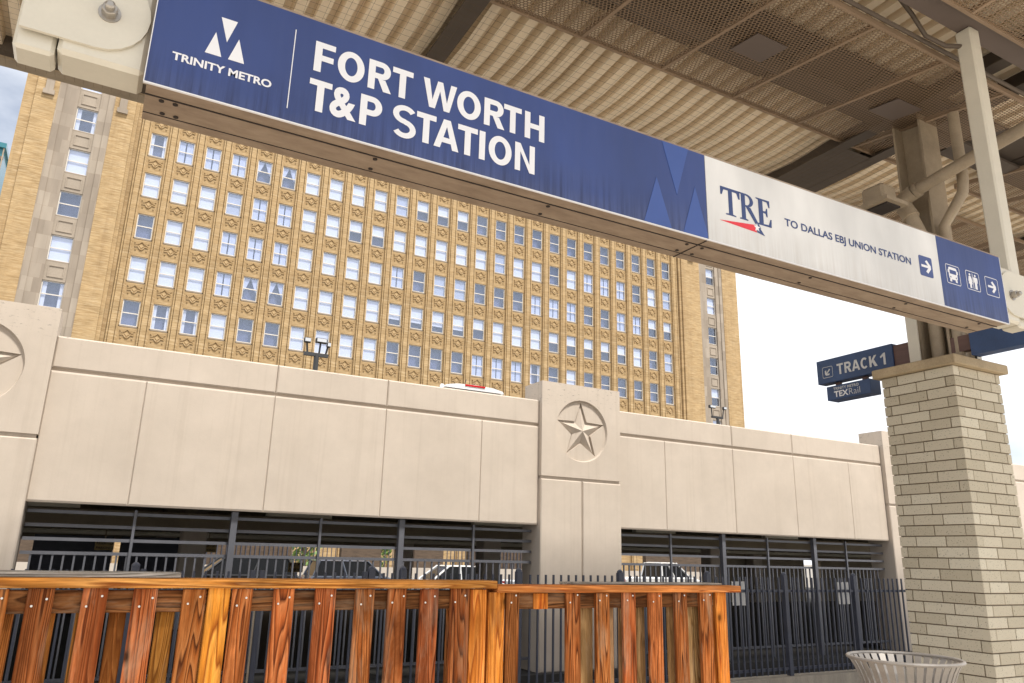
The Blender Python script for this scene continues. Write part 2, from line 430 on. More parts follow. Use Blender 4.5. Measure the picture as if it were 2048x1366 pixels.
# ---------------------------------------------------------------- mesh helpers
class MB:
    def __init__(s):
        s.v = []; s.f = []
    def add(s, vs, fs):
        n = len(s.v)
        s.v += [tuple(v) for v in vs]
        s.f += [tuple(i + n for i in f) for f in fs]
        return s
    def box(s, x0, x1, y0, y1, z0, z1):
        return s.add([(x0, y0, z0), (x1, y0, z0), (x1, y1, z0), (x0, y1, z0), (x0, y0, z1), (x1, y0, z1), (x1, y1, z1), (x0, y1, z1)],
                     [(0, 3, 2, 1), (4, 5, 6, 7), (0, 1, 5, 4), (1, 2, 6, 5), (2, 3, 7, 6), (3, 0, 4, 7)])
    def cbox(s, x0, x1, y0, y1, z0, z1, c, cz=None):
        """box whose edges round the -Y face are chamfered"""
        cz = c if cz is None else cz
        return s.add([(x0, y0 + c, z0), (x1, y0 + c, z0), (x1, y0 + c, z1), (x0, y0 + c, z1),
                      (x0 + c, y0, z0 + cz), (x1 - c, y0, z0 + cz), (x1 - c, y0, z1 - cz), (x0 + c, y0, z1 - cz),
                      (x0, y1, z0), (x1, y1, z0), (x1, y1, z1), (x0, y1, z1)],
                     [(4, 5, 6, 7), (0, 1, 5, 4), (1, 2, 6, 5), (2, 3, 7, 6), (3, 0, 4, 7),
                      (8, 11, 10, 9), (0, 8, 9, 1), (1, 9, 10, 2), (2, 10, 11, 3), (3, 11, 8, 0)])
    def prism(s, poly, fn, a, b):
        """poly in 2D pushed from depth a to b; fn(u, v, d) -> xyz"""
        n = len(poly)
        vs = [fn(u, v, a) for u, v in poly] + [fn(u, v, b) for u, v in poly]
        fs = [tuple(range(n))[::-1], tuple(range(n, 2 * n))]
        fs += [(i, (i + 1) % n, n + (i + 1) % n, n + i) for i in range(n)]
        return s.add(vs, fs)
    def tube(s, pts, r, n=10, caps=True):
        pts = [Vector(p) for p in pts]
        rr = r if isinstance(r, (list, tuple)) else [r] * len(pts)
        rings = []
        up = None
        for i, p in enumerate(pts):
            d = (pts[min(i + 1, len(pts) - 1)] - pts[max(i - 1, 0)]).normalized()
            if up is None:
                up = Vector((0, 0, 1)) if abs(d.z) < 0.9 else Vector((1, 0, 0))
            a = d.cross(up)
            if a.length < 1e-4:
                a = d.cross(Vector((0, 1, 0)))
            a.normalize()
            b = a.cross(d).normalized()
            up = b
            rings.append([p + (a * math.cos(2 * math.pi * k / n) + b * math.sin(2 * math.pi * k / n)) * rr[i] for k in range(n)])
        vs = [q for ring in rings for q in ring]
        fs = []
        for i in range(len(pts) - 1):
            for k in range(n):
                fs.append((i * n + k, i * n + (k + 1) % n, (i + 1) * n + (k + 1) % n, (i + 1) * n + k))
        if caps:
            fs.append(tuple(range(n))[::-1]); fs.append(tuple((len(pts) - 1) * n + k for k in range(n)))
        return s.add(vs, fs)
    def lathe(s, prof, c, n=24):
        vs = []; fs = []
        for r, z in prof:
            vs += [(c[0] + r * math.cos(2 * math.pi * k / n), c[1] + r * math.sin(2 * math.pi * k / n), c[2] + z) for k in range(n)]
        for i in range(len(prof) - 1):
            for k in range(n):
                fs.append((i * n + k, i * n + (k + 1) % n, (i + 1) * n + (k + 1) % n, (i + 1) * n + k))
        return s.add(vs, fs)
    def mesh(s, name, mat=None, smooth=False, bev=0.0):
        me = bpy.data.meshes.new(name)
        me.from_pydata(s.v, [], s.f)
        me.update()
        bm = bmesh.new(); bm.from_mesh(me)
        bmesh.ops.recalc_face_normals(bm, faces=bm.faces)
        if bev:
            bmesh.ops.bevel(bm, geom=bm.edges[:], offset=bev, segments=1, affect='EDGES')
        bm.to_mesh(me); bm.free()
        if mat: me.materials.append(mat)
        if smooth:
            me.polygons.foreach_set('use_smooth', [True] * len(me.polygons))
            try:
                me.set_sharp_from_angle(angle=R(40))
            except Exception:
                pass
        return me

WL = {}
def link(name, data, parent=None, loc=(0, 0, 0), rz=0.0):
    o = bpy.data.objects.new(name, data)
    COL.objects.link(o)
    w = Vector(loc)
    WL[o.name] = w
    if parent is not None:
        o.parent = parent
        o.location = w - WL[parent.name]
    else:
        o.location = w
    if rz: o.rotation_euler = (0, 0, rz)
    return o
def tag(o, label, cat, group=None):
    o['label'] = label; o['category'] = cat
    if group: o['group'] = group
    return o
def thing(name, label, cat, loc=(0, 0, 0), group=None):
    o = link(name, None, None, loc)
    o.empty_display_size = 0.2
    return tag(o, label, cat, group)
def part(name, mb, mat, parent, loc=(0, 0, 0), smooth=False, bev=0.0):
    return link(name, mb.mesh(name, M[mat], smooth, bev), parent, loc)
def struct(name, mb, mat):
    o = link(name, mb.mesh(name, M[mat]))
    o['kind'] = 'structure'
    return o

def text_polys(txt, bold=0.0):
    cu = bpy.data.curves.new('lettering', 'FONT')
    cu.body = txt; cu.size = 1.0; cu.resolution_u = 4; cu.offset = bold
    cu.fill_mode = 'FRONT'
    ob = bpy.data.objects.new('lettering', cu)
    COL.objects.link(ob)
    bpy.context.view_layer.update()
    dg = bpy.context.evaluated_depsgraph_get()
    me = bpy.data.meshes.new_from_object(ob.evaluated_get(dg))
    v = [(p.co.x, p.co.y) for p in me.vertices]
    f = [tuple(p.vertices) for p in me.polygons]
    bpy.data.objects.remove(ob); bpy.data.curves.remove(cu); bpy.data.meshes.remove(me)
    return v, f
def lettering(txt, x0, x1, z0, z1, fn, mat, parent, bold=0.0, name='lettering'):
    """txt stretched into the rectangle x0..x1, z0..z1 of a face; fn(u, v) -> xyz"""
    v, f = text_polys(txt, bold)
    ax = min(p[0] for p in v); bx = max(p[0] for p in v); ay = min(p[1] for p in v); by = max(p[1] for p in v)
    own = list(range(len(v)))
    def root(i):
        while own[i] != i: i = own[i]
        return i
    for q in f:
        for i in q[1:]: own[root(i)] = root(q[0])
    groups = {}
    for q in f: groups.setdefault(root(q[0]), []).append(q)
    pos = [fn(x0 + (p[0] - ax) / (bx - ax) * (x1 - x0), z0 + (p[1] - ay) / (by - ay) * (z1 - z0)) for p in v]
    for fs in groups.values():          # one letter, one mesh
        ids = sorted({i for q in fs for i in q}); ix = {i: k for k, i in enumerate(ids)}
        part('letter', MB().add([pos[i] for i in ids], [tuple(ix[i] for i in q) for q in fs]), mat, parent)

# heavy sans capitals drawn stroke by stroke
def ell(cx, cz, rx, rz, a0, a1, n=20):
    return [(cx + rx * math.cos(R(a0 + (a1 - a0) * k / n)), cz + rz * math.sin(R(a0 + (a1 - a0) * k / n))) for k in range(n + 1)]
def band(outer, inner):
    n = len(outer)
    return outer + inner, [(k, k + 1, n + k + 1, n + k) for k in range(n - 1)]
def quad(*p):
    return list(p), [tuple(range(len(p)))]
def glyph(ch, x0, x1, z0, z1, t, h):
    """pieces (verts, faces) of one capital; t stem width, h bar thickness"""
    w = x1 - x0; H = z1 - z0; xm = (x0 + x1) / 2; zm = (z0 + z1) / 2
    bx = lambda a, b, c, d: quad((a, c), (b, c), (b, d), (a, d))
    if ch == 'F': return [bx(x0, x0 + t, z0, z1), bx(x0 + t, x1, z1 - h, z1), bx(x0 + t, x1 - 0.06 * w, zm - h * 0.62, zm + h * 0.38)]
    if ch == 'T': return [bx(x0, x1, z1 - h, z1), bx(xm - t / 2, xm + t / 2, z0, z1 - h)]
    if ch == 'H': return [bx(x0, x0 + t, z0, z1), bx(x1 - t, x1, z0, z1), bx(x0 + t, x1 - t, zm - h / 2, zm + h / 2)]
    if ch == 'I': return [bx(x0, x1, z0, z1)]
    if ch == 'N': return [bx(x0, x0 + t * 0.95, z0, z1), bx(x1 - t * 0.95, x1, z0, z1), quad((x0 + t * 0.95, z1), (x1 - t * 0.95, z0 + H * 0.30), (x1 - t * 0.95, z0), (x0 + t * 0.95, z1 - H * 0.30))]
    if ch == 'O':
        o = 0.012 * H
        return [band(ell(xm, zm, w / 2, H / 2 + o, 0, 360, 48), ell(xm, zm, w / 2 - t * 1.03, H / 2 + o - h * 1.05, 0, 360, 48))]
    if ch in 'PR':
        zb = z0 + H * (0.36 if ch == 'P' else 0.40); cz = (zb + z1) / 2; ro = (z1 - zb) / 2; cx = x1 - ro * 0.95 - (0.0 if ch == 'P' else 0.04 * w)
        out = [(x0 + t, z1)] + ell(cx, cz, ro * 0.95, ro, 90, -90, 16) + [(x0 + t, zb)]
        inn = [(x0 + t, z1 - h)] + ell(cx, cz, ro * 0.95 - t * 0.98, ro - h, 90, -90, 16) + [(x0 + t, zb + h)]
        ps = [bx(x0, x0 + t, z0, z1), band(out, inn)]
        if ch == 'R':
            ps.append(quad((xm - 0.08 * w, zb), (xm - 0.08 * w + t * 1.12, zb), (x1 + 0.02 * w, z0), (x1 + 0.02 * w - t * 1.18, z0)))
        return ps
    if ch == 'A':
        a = t * 0.56
        ps = [quad((x0, z0), (x0 + t * 1.02, z0), (xm, z1 - H * 0.24), (xm, z1), (xm - a, z1)), quad((x1 - t * 1.02, z0), (x1, z0), (xm + a, z1), (xm, z1), (xm, z1 - H * 0.24))]
        k = 0.24; zl = z0 + H * 0.20; zh = zl + h * 0.95
        f = lambda z: x0 + t * 1.02 + (xm - x0 - t * 1.02) * (z - z0) / (H * 0.76)
        ps.append(quad((f(zl), zl), (2 * xm - f(zl), zl), (2 * xm - f(zh), zh), (f(zh), zh)))
        return ps
    if ch == 'W':
        p = [x0, x0 + w * 0.26, xm, x1 - w * 0.26, x1]; b = t * 0.98
        return [quad((x0, z1), (x0 + b, z1), (x0 + w * 0.285, z0 + H * 0.30), (x0 + w * 0.285, z0), (x0 + w * 0.20, z0)),
                quad((x0 + w * 0.285, z0), (x0 + w * 0.285, z0 + H * 0.30), (xm - b * 0.42, z1), (xm, z1), (xm, z1 - H * 0.34), (x0 + w * 0.37, z0)),
                quad((xm, z1), (xm + b * 0.42, z1), (x1 - w * 0.285, z0 + H * 0.30), (x1 - w * 0.285, z0), (x1 - w * 0.37, z0), (xm, z1 - H * 0.34)),
                quad((x1 - w * 0.285, z0 + H * 0.30), (x1 - b, z1), (x1, z1), (x1 - w * 0.20, z0), (x1 - w * 0.285, z0))]
    if ch == 'C':
        return [band(ell(xm + 0.03 * w, zm, w * 0.53, H * 0.512, 48, 312, 36), ell(xm + 0.03 * w, zm, w * 0.53 - t, H * 0.512 - h, 44, 316, 36))]
    if ch == 'K':
        return [bx(x0, x0 + t, z0, z1), quad((x0 + t, zm - H * 0.20), (x0 + t, zm + H * 0.06), (x1 - t * 1.25, z1), (x1, z1)), quad((x1 - t * 1.3, z0), (x1 + 0.03 * w, z0), (x0 + w * 0.62, zm + H * 0.12), (x0 + w * 0.38, zm - H * 0.08))]
    if ch == 'S':
        path = ell(xm, z1 - H * 0.265, w * 0.40, H * 0.225, 28, 268, 18) + ell(xm, z0 + H * 0.265, w * 0.40, H * 0.225, 80, -152, 18)
        path = [(xm + (u - xm), v) for u, v in path]
        out, inn = [], []
        for i, (u, v) in enumerate(path):
            a = path[max(i - 1, 0)]; b = path[min(i + 1, len(path) - 1)]
            d = Vector((b[0] - a[0], b[1] - a[1])).normalized(); q = Vector((-d.y, d.x)) * (t * 0.46)
            out.append((u + q.x, v + q.y * h / t)); inn.append((u - q.x, v - q.y * h / t))
        return [band(out, inn)]
def word(letters, z0, z1, t, h, fn, mat, parent):
    for ch, x0, x1 in letters:
        if ch == '&':
            lettering('&', x0, x1, z0, z1, lambda u, v: fn(u, v, 0), mat, parent, 0.035, 'letter')
            continue
        m = MB()
        for i, (vs, fs) in enumerate(glyph(ch, x0, x1, z0, z1, t, h)):
            m.add([fn(u, v, i * 0.00015) for u, v in vs], fs)
        part('letter', m, mat, parent)

# ================================================================ ground
struct('ground', MB().add([(-900, -900, -0.62), (900, -900, -0.62), (900, 900, -0.62), (-900, 900, -0.62)], [(0, 1, 2, 3)]), 'ground')
struct('platform', MB().box(-40, 50, -26, 5.55, -0.61, 0.0), 'platform')
struct('kerb', MB().box(-25, 45, 9.86, 10.14, -0.61, -0.265), 'kerb')
struct('garage_floor', MB().box(-14, 52, 11.75, 47, -0.61, -0.30), 'floor_in')

# ================================================================ far office building
BY = 64.0
bld = thing('office_building', 'tall golden brick office building with rows of sash windows behind the garage', 'building', (28, BY, -0.6))
def bpart(name, mb, mat, parent=bld):
    return part(name, mb, mat, parent)
P = 2.163; WW = 1.25; X0 = 0.11; FL = 3.67; ZB0 = 32.83; WH = 2.1
NC = 26
PW = P - WW
# golden piers between the bays: stepped profile
zlo, zhi = -0.6, 47.0
prof = [(0, 0.35), (0, 0.0), (0.10, 0.0), (0.10, -0.20), (0.20, -0.20), (0.20, -0.06), (0.26, -0.06), (0.26, -0.20), (PW - 0.26, -0.20), (PW - 0.26, -0.06),
        (PW - 0.20, -0.06), (PW - 0.20, -0.20), (PW - 0.10, -0.20), (PW - 0.10, 0.0), (PW, 0.0), (PW, 0.35)]
pier_me = MB().prism(prof, lambda u, v, d: (u, v, d), zlo, zhi).mesh('pier', M['gold'])
for k in range(NC + 1):
    link('pier', pier_me, bld, (X0 - PW + k * P, BY, 0))
# windows (shared meshes)
def win_frame(w, h):
    m = MB(); t = 0.075
    m.box(0, t, 0, 0.09, 0, h); m.box(w - t, w, 0, 0.09, 0, h)
    m.box(t, w - t, 0, 0.09, 0, t); m.box(t, w - t, 0, 0.09, h - t, h)
    m.box(t, w - t, 0.015, 0.075, h * 0.5 - 0.04, h * 0.5 + 0.04)
    return m.mesh('window', M['win_frame'])
def quads(rects, y, name, mat):
    m = MB()
    for (a, b, c, d) in rects: m.box(a, b, y, y + 0.012, c, d)
    return m.mesh(name, M[mat])
def polys(ps, y, name, mat):
    m = MB()
    for p in ps: m.prism(p, lambda u, v, d: (u, d, v), y, y + 0.02)
    return m.mesh(name, M[mat])
class WinSet:
    def __init__(s, w, h):
        s.w, s.h = w, h
        s.frame = win_frame(w, h)
        e = 0.09
        s.lo = quads([(0.078, w - 0.078, 0.078, h * 0.5 - 0.043)], 0.05, 'pane', 'glass')
        s.up = quads([(0.078, w - 0.078, h * 0.5 + 0.043, h - 0.078)], 0.035, 'pane', 'glass')
        s.sill = MB().box(-0.06, w + 0.06, -0.10, 0.1, -0.12, -0.004).mesh('sill', M['window_sill'])
        y = 0.14
        s.cov = {
            'W': quads([(e, w - e, e, h - e)], y, 'blind', 'blind'),
            'H': quads([(e, w - e, h * 0.48, h - e)], y, 'blind', 'blind'),
            'h': quads([(e, w - e, h * 0.30, h - e)], y, 'blind', 'blind'),
            'L': quads([(e, w - e, e, h - e)], y, 'blind', 'blind_grey'),
            'c': quads([(e, w * 0.44, e, h - e), (w * 0.53, w - e, e, h - e)], y, 'curtain', 'curtain'),
            's': quads([(e, w * 0.24, e, h - e), (w * 0.80, w - e, e, h - e)], y, 'curtain', 'blind'),
            't': polys([[(e, h - e), (w * 0.48, h - e), (w * 0.22, h * 0.5), (e, h * 0.38)], [(w * 0.52, h - e), (w - e, h - e), (w - e, h * 0.38), (w * 0.80, h * 0.5)]], y, 'curtain', 'curtain'),
        }
    def put(s, x, y, z, st, parent):
        o = link('window', s.frame, parent, (x, y, z))
        link('pane', s.lo, o, (x, y, z)); link('pane', s.up, o, (x, y, z)); link('sill', s.sill, o, (x, y, z))
        if st in s.cov:
            nm = 'curtain' if st in 'cst' else 'blind'
            link(nm, s.cov[st], o, (x, y, z))
ws = WinSet(WW, WH)
STATE = ["scccttWWWWLHHHDDDDDDDDDDDD",
         "WWWLccWWHHWWWWWLWWDWcccDWL",
         "DWWcccWWWWcDLLDDDcccDDccHH",
         "WWWcttWWWWhhhhHWWWHHHHHWDL",
         "DssWDDWWWWDDDDcccsDWDDDDDD",
         "WDWWDHWWDWWDDWHWDDWWHDDWWH"]
# spandrel below each window with raised diaper ornament
SH = FL - WH
sp_me = MB().box(0, WW, 0.02, 0.35, 0, SH - 0.13).mesh('spandrel', M['gold'])
om = MB()
def bar(m, x0, z0, x1, z1, w, y0, y1):
    d = Vector((x1 - x0, z1 - z0)).normalized(); n = Vector((-d.y, d.x)) * w / 2
    m.prism([(x0 + n.x, z0 + n.y), (x0 - n.x, z0 - n.y), (x1 - n.x, z1 - n.y), (x1 + n.x, z1 + n.y)], lambda u, v, q: (u, q, v), y0, y1)
cx = WW / 2; zc = SH * 0.55
for k in (-1, 1):
    bar(om, cx, zc + 0.42, cx + k * 0.26, zc + 0.16, 0.08, -0.055, 0.02)
    bar(om, cx + k * 0.31, zc + 0.10, cx + k * 0.50, zc + 0.32, 0.08, -0.055, 0.02)
    bar(om, cx + k * 0.50, zc - 0.06, cx + k * 0.24, zc - 0.02, 0.08, -0.055, 0.02)
    bar(om, cx + k * 0.22, zc - 0.06, cx + k * 0.02, zc - 0.32, 0.08, -0.055, 0.02)
    om.box(cx + k * 0.40 - 0.05, cx + k * 0.40 + 0.05, -0.05, 0.02, zc - 0.36, zc - 0.26)
    om.box(cx + k * 0.44 - 0.05, cx + k * 0.44 + 0.05, -0.05, 0.02, zc + 0.06, zc + 0.14)
om.prism([(cx, zc + 0.22), (cx - 0.17, zc + 0.03), (cx, zc - 0.16), (cx + 0.17, zc + 0.03)], lambda u, v, q: (u, q, v), -0.03, 0.02)
orn_me = om.mesh('ornament', M['gold'])
for r in range(-1, 7):
    zb = ZB0 - r * FL
    for k in range(NC):
        x = X0 + k * P
        if 0 <= r < 6:
            ws.put(x, BY + 0.10, zb, STATE[r][k], bld)
        s = link('spandrel', sp_me, bld, (x, BY, zb - SH))
        link('ornament', orn_me, s, (x, BY, zb - SH))
# wall above and below the rows in view, rooms behind
bpart('upper_wall', MB().box(X0 - 0.4, X0 + NC * P, BY + 0.06, BY + 0.5, ZB0 + FL - 0.12, 47.0), 'gold')
bpart('lower_wall', MB().box(X0 - 0.4, X0 + NC * P, BY + 0.06, BY + 0.5, -0.6, ZB0 - 7 * FL + WH), 'gold')
bpart('room_wall', MB().box(-9.0, 65.2, BY + 0.7, BY + 1.0, -0.6, 46.9), 'room')
bpart('roof', MB().box(-9.2, 65.5, BY - 0.25, BY + 22, 47.0, 47.5), 'tan_stone')
# wings: brick with a limestone strip of windows
def wing(xa, sa, wa, wb, sb, xb, states, slots, z0):
    bpart('wing_wall', MB().box(xa, sa, BY - 0.55, BY + 0.4, -0.6, 47), 'gold')
    bpart('wing_wall', MB().box(sb, xb, BY - 0.55, BY + 0.4, -0.6, 47), 'gold')
    bpart('jamb', MB().box(sa, sa + 0.45, BY - 0.50, BY + 0.4, -0.6, 47).box(sa + 0.45, wa, BY - 0.40, BY + 0.4, -0.6, 47), 'stone')
    bpart('jamb', MB().box(wb, sb - 0.45, BY - 0.40, BY + 0.4, -0.6, 47).box(sb - 0.45, sb, BY - 0.50, BY + 0.4, -0.6, 47), 'stone')
    w2 = WinSet(wb - wa, 2.07)
    n = len(states)
    for i, st in enumerate(states):
        zt = z0 - 3.68 * i
        w2.put(wa, BY - 0.17, zt - 2.07, st, bld)
        zz0, zz1 = zt - 3.68 + 0.004, zt - 2.07 - 0.125
        w = wb - wa
        p = bpart('stone_panel', MB().box(wa, wb, BY - 0.27, BY + 0.3, zz0, zz1), 'tan_stone')
        part('panel_frame', MB().box(wa + 0.22, wb - 0.22, BY - 0.33, BY - 0.272, zz0 + 0.28, zz0 + 0.34).box(wa + 0.22, wb - 0.22, BY - 0.33, BY - 0.272, zz1 - 0.34, zz1 - 0.28)
             .box(wa + 0.22, wa + 0.28, BY - 0.33, BY - 0.272, zz0 + 0.34, zz1 - 0.34).box(wb - 0.28, wb - 0.22, BY - 0.33, BY - 0.272, zz0 + 0.34, zz1 - 0.34), 'tan_stone', p)
    bpart('stone_panel', MB().box(wa, wb, BY - 0.27, BY + 0.3, -0.6, z0 - 3.68 * n), 'tan_stone')
    bpart('stone_panel', MB().box(wa, wb, BY - 0.27, BY + 0.3, z0 + 0.004, 47), 'tan_stone')
    for x in slots:
        bpart('stone_fin', MB().box(x, x + 0.55, BY - 0.72, BY - 0.552, 36.0, 47).box(x - 0.12, x + 0.67, BY - 0.76, BY - 0.552, 35.6, 35.995), 'stone')
wing(-8.35, -6.85, -5.43, -3.91, -2.90, -1.35, "WsWDWs", (-7.75, -2.55), 39.08)
wing(56.75, 59.45, 60.65, 62.05, 63.05, 65.40, "HHWDDHW", (57.9,), 39.08)
bpart('corner_pier', MB().box(-9.10, -8.36, BY - 0.32, BY + 0.4, -0.6, 47), 'gold')
for a, b, y in ((-1.34, -1.05, -0.38), (-1.04, -0.80, -0.12), (56.15, 56.44, -0.12), (56.45, 56.74, -0.38)):
    bpart('step_pier', MB().box(a, b, BY + y, BY + 0.45, -0.6, 47), 'gold')
bpart('flank_wall', MB().box(-9.0, -8.6, BY + 0.45, BY + 22, -0.6, 47), 'gold')
bpart('flank_wall', MB().box(65.0, 65.3, BY + 0.45, BY + 22, -0.6, 47), 'gold')

# far glass tower at the left edge
tw = thing('glass_tower', 'teal glass tower far away at the left edge', 'building', (-32, 150, -0.6))
part('core', MB().box(-46, -22.4, 150.3, 172, -0.6, 69.4), 'tower_glass', tw)
for z in range(0, 17):
    part('floor_band', MB().box(-46.1, -22.25, 150.0, 150.295, z * 4.2, z * 4.2 + 0.6), 'plate', tw)
for i in range(7):
    part('mullion', MB().box(-22.5 - i * 3.8, -22.3 - i * 3.8, 149.9, 149.995, -0.6, 69.4), 'cream_dk', tw)
part('parapet', MB().box(-46.2, -22.1, 149.7, 172.2, 69.405, 70.3), 'tower_glass', tw)

# ================================================================ garage
GY = 12.0
gar = thing('parking_garage', 'beige precast concrete parking garage with star emblems on its pilasters', 'parking garage', (8, GY, -0.6))
def gpart(name, mb, mat='concrete', **k):
    return part(name, mb, mat, gar, **k)
ZT, ZG0, ZG1, ZL = 4.42, 3.925, 3.965, 2.146
def facade(x0, x1, low, up):
    xs = [x0] + low + [x1]
    for a, b in zip(xs, xs[1:]):
        gpart('panel', MB().cbox(a + 0.002, b - 0.002, GY, GY + 0.12, ZL, ZG0, 0.012, 0.028))
    xs = [x0] + up + [x1]
    for a, b in zip(xs, xs[1:]):
        gpart('parapet_panel', MB().cbox(a + 0.004, b - 0.004, GY, GY + 0.12, ZG1, ZT, 0.018, 0.022))
    gpart('wall_core', MB().box(x0, x1, GY + 0.045, GY + 0.30, ZL + 0.02, ZT - 0.03))
facade(-0.71, 7.14, [0.50, 2.33, 4.16, 5.95], [2.33, 4.16])
facade(8.90, 16.86, [10.10, 11.96, 13.80, 15.65], [11.96, 13.80])
facade(18.66, 26.6, [19.9, 21.7, 23.55, 25.4], [21.7, 23.55])
facade(-10.3, -2.50, [-9.1, -7.3, -5.45, -3.6], [-7.3, -5.45])
def pilaster(xa, xb, zt=4.78):
    xm = (xa + xb) / 2; zc = 3.907; rc = 0.585; y = GY - 0.10
    # star block: slab with round recess
    m = MB(); n = 64; z0 = 3.02
    circ = [(xm + rc * math.cos(2 * math.pi * k / n), zc + rc * math.sin(2 * math.pi * k / n)) for k in range(n)]
    def edge(k):
        c, s_ = math.cos(2 * math.pi * k / n), math.sin(2 * math.pi * k / n)
        tt = min((xb - xm) / abs(c) if abs(c) > 1e-6 else 1e9, ((zt - zc) if s_ > 0 else (zc - z0)) / abs(s_) if abs(s_) > 1e-6 else 1e9)
        return (xm + c * tt, zc + s_ * tt)
    outer = [edge(k) for k in range(n)]
    vs = [(u, y, v) for u, v in outer] + [(u, y, v) for u, v in circ] + [(xm + (u - xm) * 0.965, y + 0.045, zc + (v - zc) * 0.965) for u, v in circ]
    fs = []
    for k in range(n):
        q = (k + 1) % n
        fs.append((k, q, n + q, n + k)); fs.append((n + k, n + q, 2 * n + q, 2 * n + k))
    m.add(vs, fs)
    def spts(ro, ri, yy):
        return [(xm + (ro if k % 2 == 0 else ri) * math.cos(math.pi / 2 + k * math.pi / 5), yy, zc + (ro if k % 2 == 0 else ri) * math.sin(math.pi / 2 + k * math.pi / 5)) for k in range(10)]
    yf = y + 0.045
    ring_o = [(xm + (u - xm) * 0.965, yf, zc + (v - zc) * 0.965) for u, v in circ]
    ring_i = spts(0.555, 0.232, yf)
    tri = tessellate_polygon([[Vector((p[0], p[2], 0)) for p in ring_o], [Vector((p[0], p[2], 0)) for p in ring_i]])
    m.add(ring_o + ring_i, [tuple(t_) for t_ in tri])
    pit = spts(0.545, 0.226, yf + 0.05)
    m.add(ring_i + pit, [(k, (k + 1) % 10, 10 + (k + 1) % 10, 10 + k) for k in range(10)] + [tuple(range(10, 20))])
    for (cxn, czn) in ((xa, z0), (xb, z0), (xa, zt), (xb, zt)):   # corner fillers
        ks = sorted(range(n), key=lambda k: (outer[k][0] - cxn) ** 2 + (outer[k][1] - czn) ** 2)[:2]
        m.add([(cxn, y, czn), (outer[ks[0]][0], y, outer[ks[0]][1]), (outer[ks[1]][0], y, outer[ks[1]][1])], [(0, 1, 2)])
    m.add([(xa, y, z0), (xb, y, z0), (xb, y, zt), (xa, y, zt), (xa, GY + 0.55, z0), (xb, GY + 0.55, z0), (xb, GY + 0.55, zt), (xa, GY + 0.55, zt)],
          [(0, 1, 5, 4), (2, 3, 7, 6), (0, 4, 7, 3), (1, 2, 6, 5), (4, 5, 6, 7)])
    sb = gpart('star_block', m)
    # raised five-point star in its own sunk outline
    def star(ro, ri, yb, yt):
        pts = []
        for k in range(10):
            a = math.pi / 2 + k * math.pi / 5; r_ = ro if k % 2 == 0 else ri
            pts.append((xm + r_ * math.cos(a), yb, zc + r_ * math.sin(a)))
        pts.append((xm, yt, zc))
        return pts, [(k, (k + 1) % 10, 10) for k in range(10)]
    part('star', MB().add(*star(0.505, 0.190, yf + 0.035, y - 0.02)), 'concrete', sb)
    pts, _ = star(0.545, 0.215, y + 0.042, 0)
    # shafts below the groove
    gpart('shaft', MB().cbox(xa, xm - 0.015, y, GY + 0.55, -0.3, 2.965, 0.018))
    gpart('shaft', MB().cbox(xm + 0.015, xb, y, GY + 0.55, -0.3, 2.965, 0.018))
    gpart('shaft_core', MB().box(xa + 0.02, xb - 0.02, y + 0.035, GY + 0.5, -0.3, 3.03))
for xa in (-2.49, 7.13, 16.87):
    pilaster(xa, xa + 1.78)
# floors, beams, back wall, inner columns
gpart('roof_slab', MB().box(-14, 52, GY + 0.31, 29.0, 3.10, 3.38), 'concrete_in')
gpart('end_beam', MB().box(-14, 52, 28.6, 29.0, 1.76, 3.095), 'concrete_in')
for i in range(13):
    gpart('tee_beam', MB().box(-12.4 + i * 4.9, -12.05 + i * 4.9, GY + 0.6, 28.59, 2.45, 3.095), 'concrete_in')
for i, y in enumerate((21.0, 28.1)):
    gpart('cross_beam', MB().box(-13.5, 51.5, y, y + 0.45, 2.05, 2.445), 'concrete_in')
    for x in (-6.5, 2.2, 10.6, 19.6, 29.0, 39.0):
        gpart('inner_column', MB().cbox(x, x + 0.6, y, y + 0.5, -0.3, 2.045, 0.03), 'concrete')
for a, b in ((-14, 1.6), (2.9, 10.9), (13.9, 16.4), (18.6, 20.6), (22.4, 33.5), (37.0, 52)):
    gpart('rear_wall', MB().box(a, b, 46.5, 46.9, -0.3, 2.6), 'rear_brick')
for a, b in ((26.4, 33.2), (34.5, 52)):
    gpart('inner_wall', MB().box(a, b, 28.7, 28.9, -0.3, 1.755), 'concrete_in')
gpart('rear_parapet', MB().box(-14, 52, 46.35, 46.39, -0.3, 0.75), 'concrete')
for a, b in ((3.0, 13.8), (16.5, 18.5), (20.7, 26.79)):
    for k in range(int((b - a) / 0.26)):
        gpart('yard_picket', MB().box(a + 0.1 + k * 0.26, a + 0.14 + k * 0.26, 46.4, 46.44, 0.751, 2.4), 'black_metal')

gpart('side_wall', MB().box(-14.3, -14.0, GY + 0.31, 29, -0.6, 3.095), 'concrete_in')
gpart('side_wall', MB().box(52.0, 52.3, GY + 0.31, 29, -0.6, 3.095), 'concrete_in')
# louvred shutter doors on the left inside
for x in (-1.2, 1.1):
    sh = gpart('shutter', MB().box(x, x + 2.1, 27.0, 27.1, -0.3, 1.9), 'black_metal')
    for k in range(14):
        part('slat', MB().box(x + 0.06, x + 2.04, 26.94, 26.995, -0.2 + k * 0.145, -0.09 + k * 0.145), 'black_metal', sh)
for i in range(6):
    gpart('strip_light', MB().box(-1.5 + i * 4.9, -0.1 + i * 4.9, 17.0, 17.16, 2.30, 2.38), 'cream', )
gpart('drain_run', MB().tube([(-13, 25.0, 1.98), (51, 25.0, 1.98)], 0.07, 8), 'cream')

